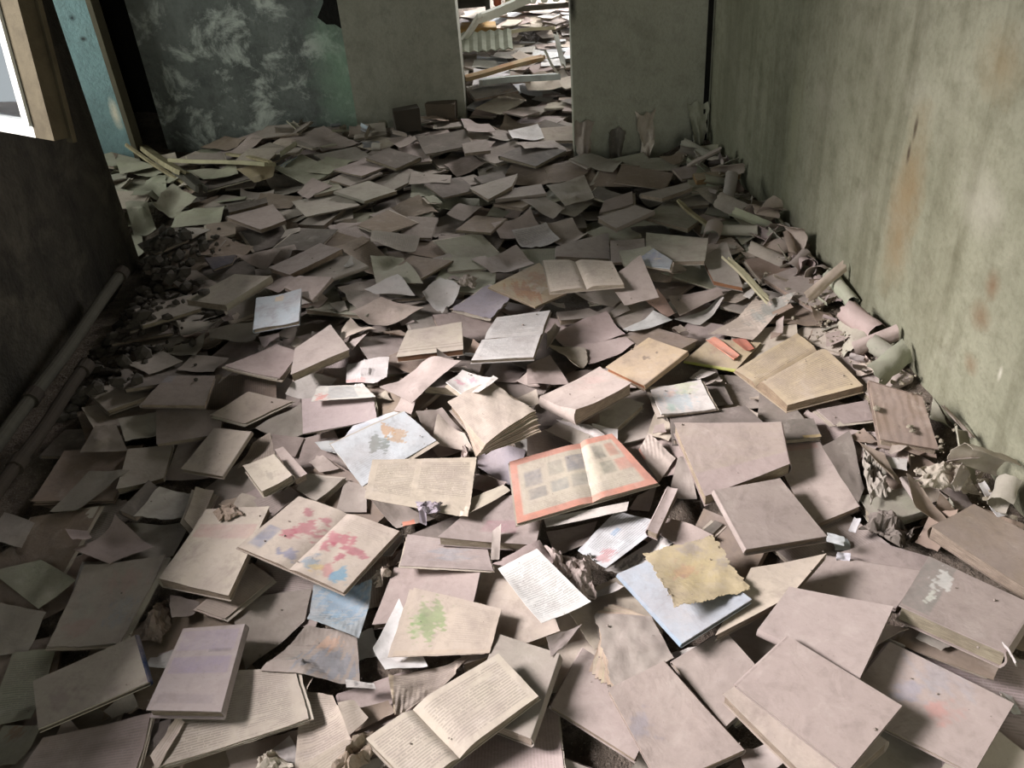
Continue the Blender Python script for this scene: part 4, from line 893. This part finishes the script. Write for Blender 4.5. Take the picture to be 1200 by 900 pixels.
M_WOOD = plain_mat('weathered_cream_wood', (84, 76, 60), .6, 16., dark=(54, 47, 37)); M_WHITE = plain_mat('flaking_white_paint', (215, 214, 206), .2, 20., dark=(140, 134, 122))
def obox(name, a, b, n, t0, t1, z0, z1, mat, parent, org, lean=(0, 0)):
    """box between plan points a and b, from t0 to t1 along normal n"""
    a = np.array(a); b = np.array(b); n = np.array(n); V = []
    for z in (z0, z1):
        for p in (a+n*t0, b+n*t0, b+n*t1, a+n*t1): V.append((p[0]-org[0], p[1]-org[1], z-org[2]))
    return poly(name, V, [(0, 3, 2, 1), (4, 5, 6, 7), (0, 1, 5, 4), (1, 2, 6, 5), (2, 3, 7, 6), (3, 0, 4, 7)], mat, parent)
A_ = np.array([-1.105, 2.193]); Hg = np.array([-1.60, 2.505]); du = nz(Hg-A_); nn = np.array([-du[1], du[0]]); nn = nn if nn[1] < 0 else -nn
ZS0, ZS1 = .85, 2.05; org = (Hg[0], Hg[1], ZS0); sash = link('window_sash', None, None, org); tag(sash, 'open casement sash with peeling cream stile swung in from the window wall', 'window sash')
Wd = np.linalg.norm(Hg-A_)
obox('stile', A_, A_+du*.075, nn, -.022, .022, ZS0, ZS1, M_WOOD, sash, org); obox('stile', Hg-du*.06, Hg, nn, -.022, .022, ZS0, ZS1, M_WOOD, sash, org)
obox('bottom_rail', A_+du*.075, Hg-du*.06, nn, -.022, .022, ZS0, ZS0+.032, M_WHITE, sash, org); obox('top_rail', A_+du*.075, Hg-du*.06, nn, -.022, .022, ZS1-.06, ZS1, M_WHITE, sash, org)
obox('inner_bead', A_+du*.075, A_+du*.10, nn, -.016, .03, ZS0+.032, ZS1-.06, M_WHITE, sash, org)
obox('lipping', A_-du*.012, A_+du*.012, nn, -.03, -.018, ZS0-.012, ZS1, M_WOOD, sash, org)
g = NT('window_glass'); gb = g.add('ShaderNodeBsdfGlossy'); gb.inputs['Roughness'].default_value = .03; gb.inputs['Color'].default_value = (.9, .95, 1, 1); tb = g.add('ShaderNodeBsdfTransparent'); mx = g.add('ShaderNodeMixShader')
fr = g.add('ShaderNodeFresnel'); fr.inputs[0].default_value = 3.6; g.l.new(fr.outputs[0], mx.inputs[0]); g.l.new(tb.outputs[0], mx.inputs[1]); g.l.new(gb.outputs[0], mx.inputs[2]); g.l.new(mx.outputs[0], g.n['Material Output'].inputs[0])
obox('pane', A_+du*.09, Hg-du*.06, nn, -.003, .003, ZS0+.028, ZS1-.055, g.m, sash, org)

sash.rotation_mode = 'AXIS_ANGLE'; sash.rotation_axis_angle = (R_(6), float(du[0]), float(du[1]), 0.)
def plank(name, P0, P1, w, t, mat, label, cat, roll=0., splinter=True, seed=1, parts=None):
    P0 = np.array(P0, float); P1 = np.array(P1, float); d = P1-P0; L = np.linalg.norm(d); d = d/L; s = nz(np.cross(d, [0, 0, 1.])); up = np.cross(s, d); c, sr = math.cos(roll), math.sin(roll); s, up = s*c+up*sr, up*c-s*sr
    n = 9; k = 6; rr = np.random.default_rng(seed); V = []; uu = np.linspace(0, 1, n)
    T = np.zeros((n, k, 3)); B = np.zeros((n, k, 3))
    for j in range(k):
        j0 = rr.uniform(-.04, .0) if splinter else 0; j1 = rr.uniform(0, .05) if splinter else 0
        for i in range(n):
            a = uu[i]*(L+j1-j0)+j0; b = (j/(k-1)-.5)*w; bow = .004*math.sin(uu[i]*5+seed); p = P0+d*a+s*b+up*bow; T[i, j] = p+up*t/2; B[i, j] = p-up*t/2
    m = Mesh(); m.slab(T, B, (L, w), np.array([.4, .4, .4]), 0., np.array([.4, .4, .4]), 0, 0); ob = m.build(name, [mat], None, tuple(P0)); tag(ob, label, cat); return ob
def zz(p, dz=0): return float(ground(np.array(p[0]), np.array(p[1])))+dz
def at(px, py, dz): 
    q = on_z(px, py, .1)
    for _ in range(5): q = on_z(px, py, float(sampleH(H, np.array([q[0]]), np.array([q[1]]))[0])+dz)
    return q
M_PLANK = plain_mat('old_timber', (158, 148, 120), .6, 14., dark=(92, 70, 48)); M_RUSTB = plain_mat('rust_streaked_board', (170, 150, 118), .8, 9., dark=(150, 92, 52)); M_PBOARD = plain_mat('pale_board', (176, 168, 140), .3, 14.)
plank('plank', at(166, 172, .05), at(213, 203, .05), .065, .022, M_PLANK, 'broken brown timber plank lying diagonally in front of the mouldy wall', 'plank', .5, seed=2)
plank('plank', at(212, 203, .04), at(232, 218, .03), .05, .03, M_PIPE, 'short splintered plank end lying past the brown diagonal plank', 'plank', .3, seed=12)
plank('wooden_lath', at(151, 172, .07), at(226, 223, .035), .016, .012, M_PLANK, 'thin pale lath lying beside the brown diagonal plank', 'lath', seed=3)
plank('wooden_board', at(204, 187, .03), at(312, 193, .03), .075, .018, M_PBOARD, 'long pale board lying flat before the mouldy wall', 'board', .35, seed=4)
plank('wooden_lath', at(268, 180, .05), at(312, 189, .04), .02, .012, M_PLANK, 'short lath resting just behind the long pale board', 'lath', seed=5)
plank('wooden_lath', at(856, 307, .05), at(894, 345, .04), .022, .01, M_PBOARD, 'flat pale wooden lath beside the dusty orange ended book', 'lath', seed=6)
plank('wooden_lath', at(800, 240, .05), at(826, 262, .04), .018, .01, M_PLANK, 'narrow tan lath on the greenish dust caked slab', 'lath', seed=66)
# dark block standing by the far wall
def block(name, lo, hi, mat, label, cat, j=.006, seed=0, rz=0.):
    v, f = box_vf(lo, hi); rr = np.random.default_rng(seed); v = np.array(v)+rr.uniform(-j, j, (8, 3)); o = np.array([(lo[0]+hi[0])/2, (lo[1]+hi[1])/2, lo[2]]); v = v-o
    ob = poly(name, v, f, mat, None, tuple(o)); ob.rotation_euler = (0, 0, rz); bv = ob.modifiers.new('edge', 'BEVEL'); bv.width = .004; bv.segments = 2; tag(ob, label, cat); return ob
q = at(478, 150, 0); block('brick', (q[0]-.07, q[1]-.04, q[2]-.01), (q[0]+.07, q[1]+.05, q[2]+.10), plain_mat('dark_brick', (70, 64, 58), .5), 'dark brick standing at the foot of the pale far wall panel', 'brick', seed=4, rz=.2)
q = at(520, 133, 0); block('brick', (q[0]-.09, q[1]-.04, q[2]-.02), (q[0]+.07, q[1]+.05, q[2]+.06), plain_mat('brown_brick', (78, 68, 58), .5), 'brown brick lying by the doorway jamb', 'brick', seed=5, rz=-.15)
# torn hole in the wall
n = 16; V = []; Fc = []; rr = np.random.default_rng(5); hx, hz = -.825, .645
for dz_ in (0., .03):
    for k in range(n): a = k*2*math.pi/n; ra = 1+rr.uniform(-.3, .25); V.append((hx+.10*ra*math.cos(a), FY-.012+dz_, hz+.14*ra*math.sin(a)))
    rr = np.random.default_rng(5)
Fc = [tuple(range(n))[::-1], tuple(range(n, 2*n))]+[(k, (k+1) % n, n+(k+1) % n, n+k) for k in range(n)]
ho = poly('wall_hole', V, Fc, M_DARK); ho['kind'] = 'structure'
# torn wallpaper hanging in the corner and at the partition foot
for i, (px, py, L, lab) in enumerate(((818, 140, .16, 'torn pale wallpaper scrap hanging in the corner by the partition'), (684, 160, .16, 'torn wallpaper strip curling off the foot of the partition edge'), (722, 165, .14, 'dark torn paper tuft standing at the partition foot'), (757, 150, .16, 'pale torn paper sheet leaning on the partition foot'))):
    d = ray(px, py); t = (PY-.03)/d[1]; p = np.array([0, 0, CH])+t*d
    nu, nv = 10, 12; u, v = np.meshgrid(np.linspace(0, 1, nu), np.linspace(0, 1, nv), indexing='ij'); wdt = L*.6
    X = p[0]+(u-.5)*wdt*(.5+.5*v+.25*sn(v*6, u*3, 60+i, 1.5)); Z = p[2]-.12+v*L*1.2+.02*sn(u*9, v*2, 70+i, 1.5); Y = np.minimum(PY-.008, PY-.015-.05*(1-v)+.03*sn(u*5, v*4, 80+i, 1.4))
    m = Mesh(); P = np.stack([X, Y, Z], -1); c = var(PAL['vgkc'[i]]); m.slab(P, P+np.array([0, -.0012, 0]), (wdt, L), c, 0., c, 0, 0); ob = m.build('torn_wallpaper', [M_PAGE], None, (float(p[0]), PY-.03, float(Z.min()))); tag(ob, lab, 'wallpaper')

# ------------------------------------------------------------------ the lit room beyond
plank('white_plank', at(539, 52, .03), at(561, 21, .30), .035, .02, M_WHITE, 'narrow white painted plank leaning at the near end of the long white beam', 'plank', seed=21)
plank('white_beam', at(559, 22, .28), at(622, -2, .35), .07, .045, M_WHITE, 'long white painted beam slanting across the lit room beyond', 'beam', splinter=False, seed=22)
plank('rusty_board', at(549, 90, .06), at(631, 69, .08), .16, .02, M_RUSTB, 'long rust streaked board lying just beyond the doorway', 'board', .15, seed=23)
plank('wooden_board', at(581, 39, .07), at(641, 33, .09), .14, .02, M_PBOARD, 'pale tan board bridging the debris beyond the doorway', 'board', .2, seed=24)
plank('pale_slab', at(570, 96, .05), at(648, 89, .06), .13, .03, plain_mat('pale_slab', (176, 178, 174), .4, 12.), 'pale grey slab lying across the doorway threshold', 'slab', .2, seed=25)
plank('white_stick', at(652, 44, .20), at(660, 74, .05), .025, .015, M_WHITE, 'white stick leaning inside the doorway edge', 'stick', seed=26)
plank('white_stick', at(641, 65, .12), at(652, 84, .03), .012, .01, M_WHITE, 'thin white stick lying beside the leaning stick', 'stick', seed=27)
q = at(564, 40, 0); b = block('wooden_box', (q[0]-.13, q[1]-.1, q[2]), (q[0]+.10, q[1]+.10, q[2]+.055), plain_mat('brown_box', (150, 118, 70), .4), 'low brown wooden box in the room beyond', 'box', seed=9)
# ribbed panel
root_q = at(560, 53, .05); V = []; Fc = []
nr = 17
for i in range(nr):
    x = -.21+.42*i/(nr-1); z = .012*(i % 2)
    for y_, dz in ((-.10, -.02), (.13, .04)):
        for tk in (0, .006): V.append((x, y_, z+dz+tk))
for i in range(nr-1):
    a = i*4; b2 = a+4; Fc += [(a+1, b2+1, b2+3, a+3), (a, a+2, b2+2, b2), (a, b2, b2+1, a+1), (a+2, a+3, b2+3, b2+2)]
Fc += [(0, 1, 3, 2), ((nr-1)*4, (nr-1)*4+2, (nr-1)*4+3, (nr-1)*4+1)]
rb = poly('ribbed_panel', V, Fc, plain_mat('ribbed_board', (150, 152, 138), .4), None, tuple(root_q)); tag(rb, 'ribbed grey board lying below the brown box beyond the doorway', 'panel')
# radiator against the end wall
q = on_z(592, 2, .35); rad = link('radiator', None, None, tuple(q)); tag(rad, 'old cast radiator with pale fins and one rusty red end beyond the white beam', 'radiator')
for i in range(7):
    x = i*.075-.05; v, f = box_vf((x-.025, -.05, -.02), (x+.025, .05, .5)); fin = poly('fin', v, f, plain_mat('radiator_rust', (168, 92, 66), .3) if i == 0 else M_PBOARD if i == 1 else bpy.data.materials['flaking_white_paint'], rad); bv = fin.modifiers.new('round', 'BEVEL'); bv.width = .018; bv.segments = 3
tube('pipe', [(-.1, 0, -.05), (.6, 0, -.05)], .018, M_PIPE, rad); tube('pipe', [(-.1, 0, .45), (.6, 0, .45)], .018, M_PIPE, rad)
# broken cabinet at the left of that room
q = at(552, 22, 0); cab = link('cabinet', None, None, tuple(q)); tag(cab, 'dark broken cabinet standing at one side of the lit room beyond', 'cabinet')
for nm, lo, hi in (('side_panel', (-.28, -.05, 0), (-.25, .35, .45)), ('side_panel', (.10, -.05, 0), (.13, .35, .45)), ('shelf', (-.25, -.05, .18), (.10, .35, .2)), ('top', (-.3, -.07, .45), (.15, .37, .48)), ('back_panel', (-.28, .35, 0), (.13, .37, .45))):
    v, f = box_vf(lo, hi); poly(nm, v, f, plain_mat('dark_veneer', (74, 72, 66), .4), cab)

# ------------------------------------------------------------------ leave out the repeats that nothing is seen of
def cull():
    from mathutils.bvhtree import BVHTree
    bpy.context.view_layer.update(); V, Fc, own, k = [], [], [], 0
    for o in bpy.data.objects:
        if o.type != 'MESH' or o.name.startswith('pane'): continue
        me = o.data; co = np.empty(len(me.vertices)*3, np.float32); me.vertices.foreach_get('co', co); mw = np.array(o.matrix_world)
        V.append(co.reshape(-1, 3) @ mw[:3, :3].T+mw[:3, 3]); r = o
        while r.parent: r = r.parent
        for p in me.polygons: Fc.append(tuple(k+i for i in p.vertices))
        own += [r.name]*len(me.polygons); k += len(me.vertices)
    bv = BVHTree.FromPolygons(np.concatenate(V).tolist(), Fc); hits = {}; o = Vector((0, 0, CH))
    for py in np.arange(1.25, 900, 2.5):
        for px in np.arange(1.25, 1200, 2.5):
            h_ = bv.ray_cast(o, Vector(ray(px, py)))
            if h_[2] is not None: hits[own[h_[2]]] = hits.get(own[h_[2]], 0)+1
    names = [o.name for o in bpy.data.objects if o.parent is None and 'group' in o.keys() and hits.get(o.name, 0) < CULL]
    for nm in names:
        ob = bpy.data.objects[nm]
        for c in list(ob.children): bpy.data.objects.remove(c)
        bpy.data.objects.remove(ob)
    unseen = [(o.name, o['label']) for o in bpy.data.objects if o.parent is None and 'label' in o.keys() and hits.get(o.name, 0) < 3]
    print('left out', len(names), 'unseen named', unseen)
CULL = 4
cull()
# ------------------------------------------------------------------ light
w = bpy.data.worlds.new('sky'); bpy.context.scene.world = w; w.use_nodes = True; wt = w.node_tree
tc = wt.nodes.new('ShaderNodeTexCoord'); sx = wt.nodes.new('ShaderNodeSeparateXYZ'); wt.links.new(tc.outputs['Generated'], sx.inputs[0])
rp = wt.nodes.new('ShaderNodeValToRGB'); e = rp.color_ramp.elements; e[0].position = 0.; e[0].color = (1.5, 1.55, 1.55, 1); e[1].position = .7; e[1].color = (.2, .3, .38, 1)
k = e.new(.12); k.color = (1.3, 1.5, 1.6, 1)
wt.links.new(sx.outputs[2], rp.inputs[0]); bg = wt.nodes['Background']; wt.links.new(rp.outputs[0], bg.inputs[0]); bg.inputs[1].default_value = SKY
def area(name, loc, rot, sx_, sy_, power, col, spread=180):
    l = bpy.data.lights.new(name, 'AREA'); l.shape = 'RECTANGLE'; l.size = sx_; l.size_y = sy_; l.energy = power; l.color = col; l.spread = R_(spread)
    o = bpy.data.objects.new(name, l); C.objects.link(o); o.location = loc; o.rotation_euler = rot; return o
LIGHTS()
vs = bpy.context.scene.view_settings; vs.view_transform = 'Standard'; vs.look = 'None'; vs.gamma = 1; vs.use_curve_mapping = False; vs.exposure = EXPO
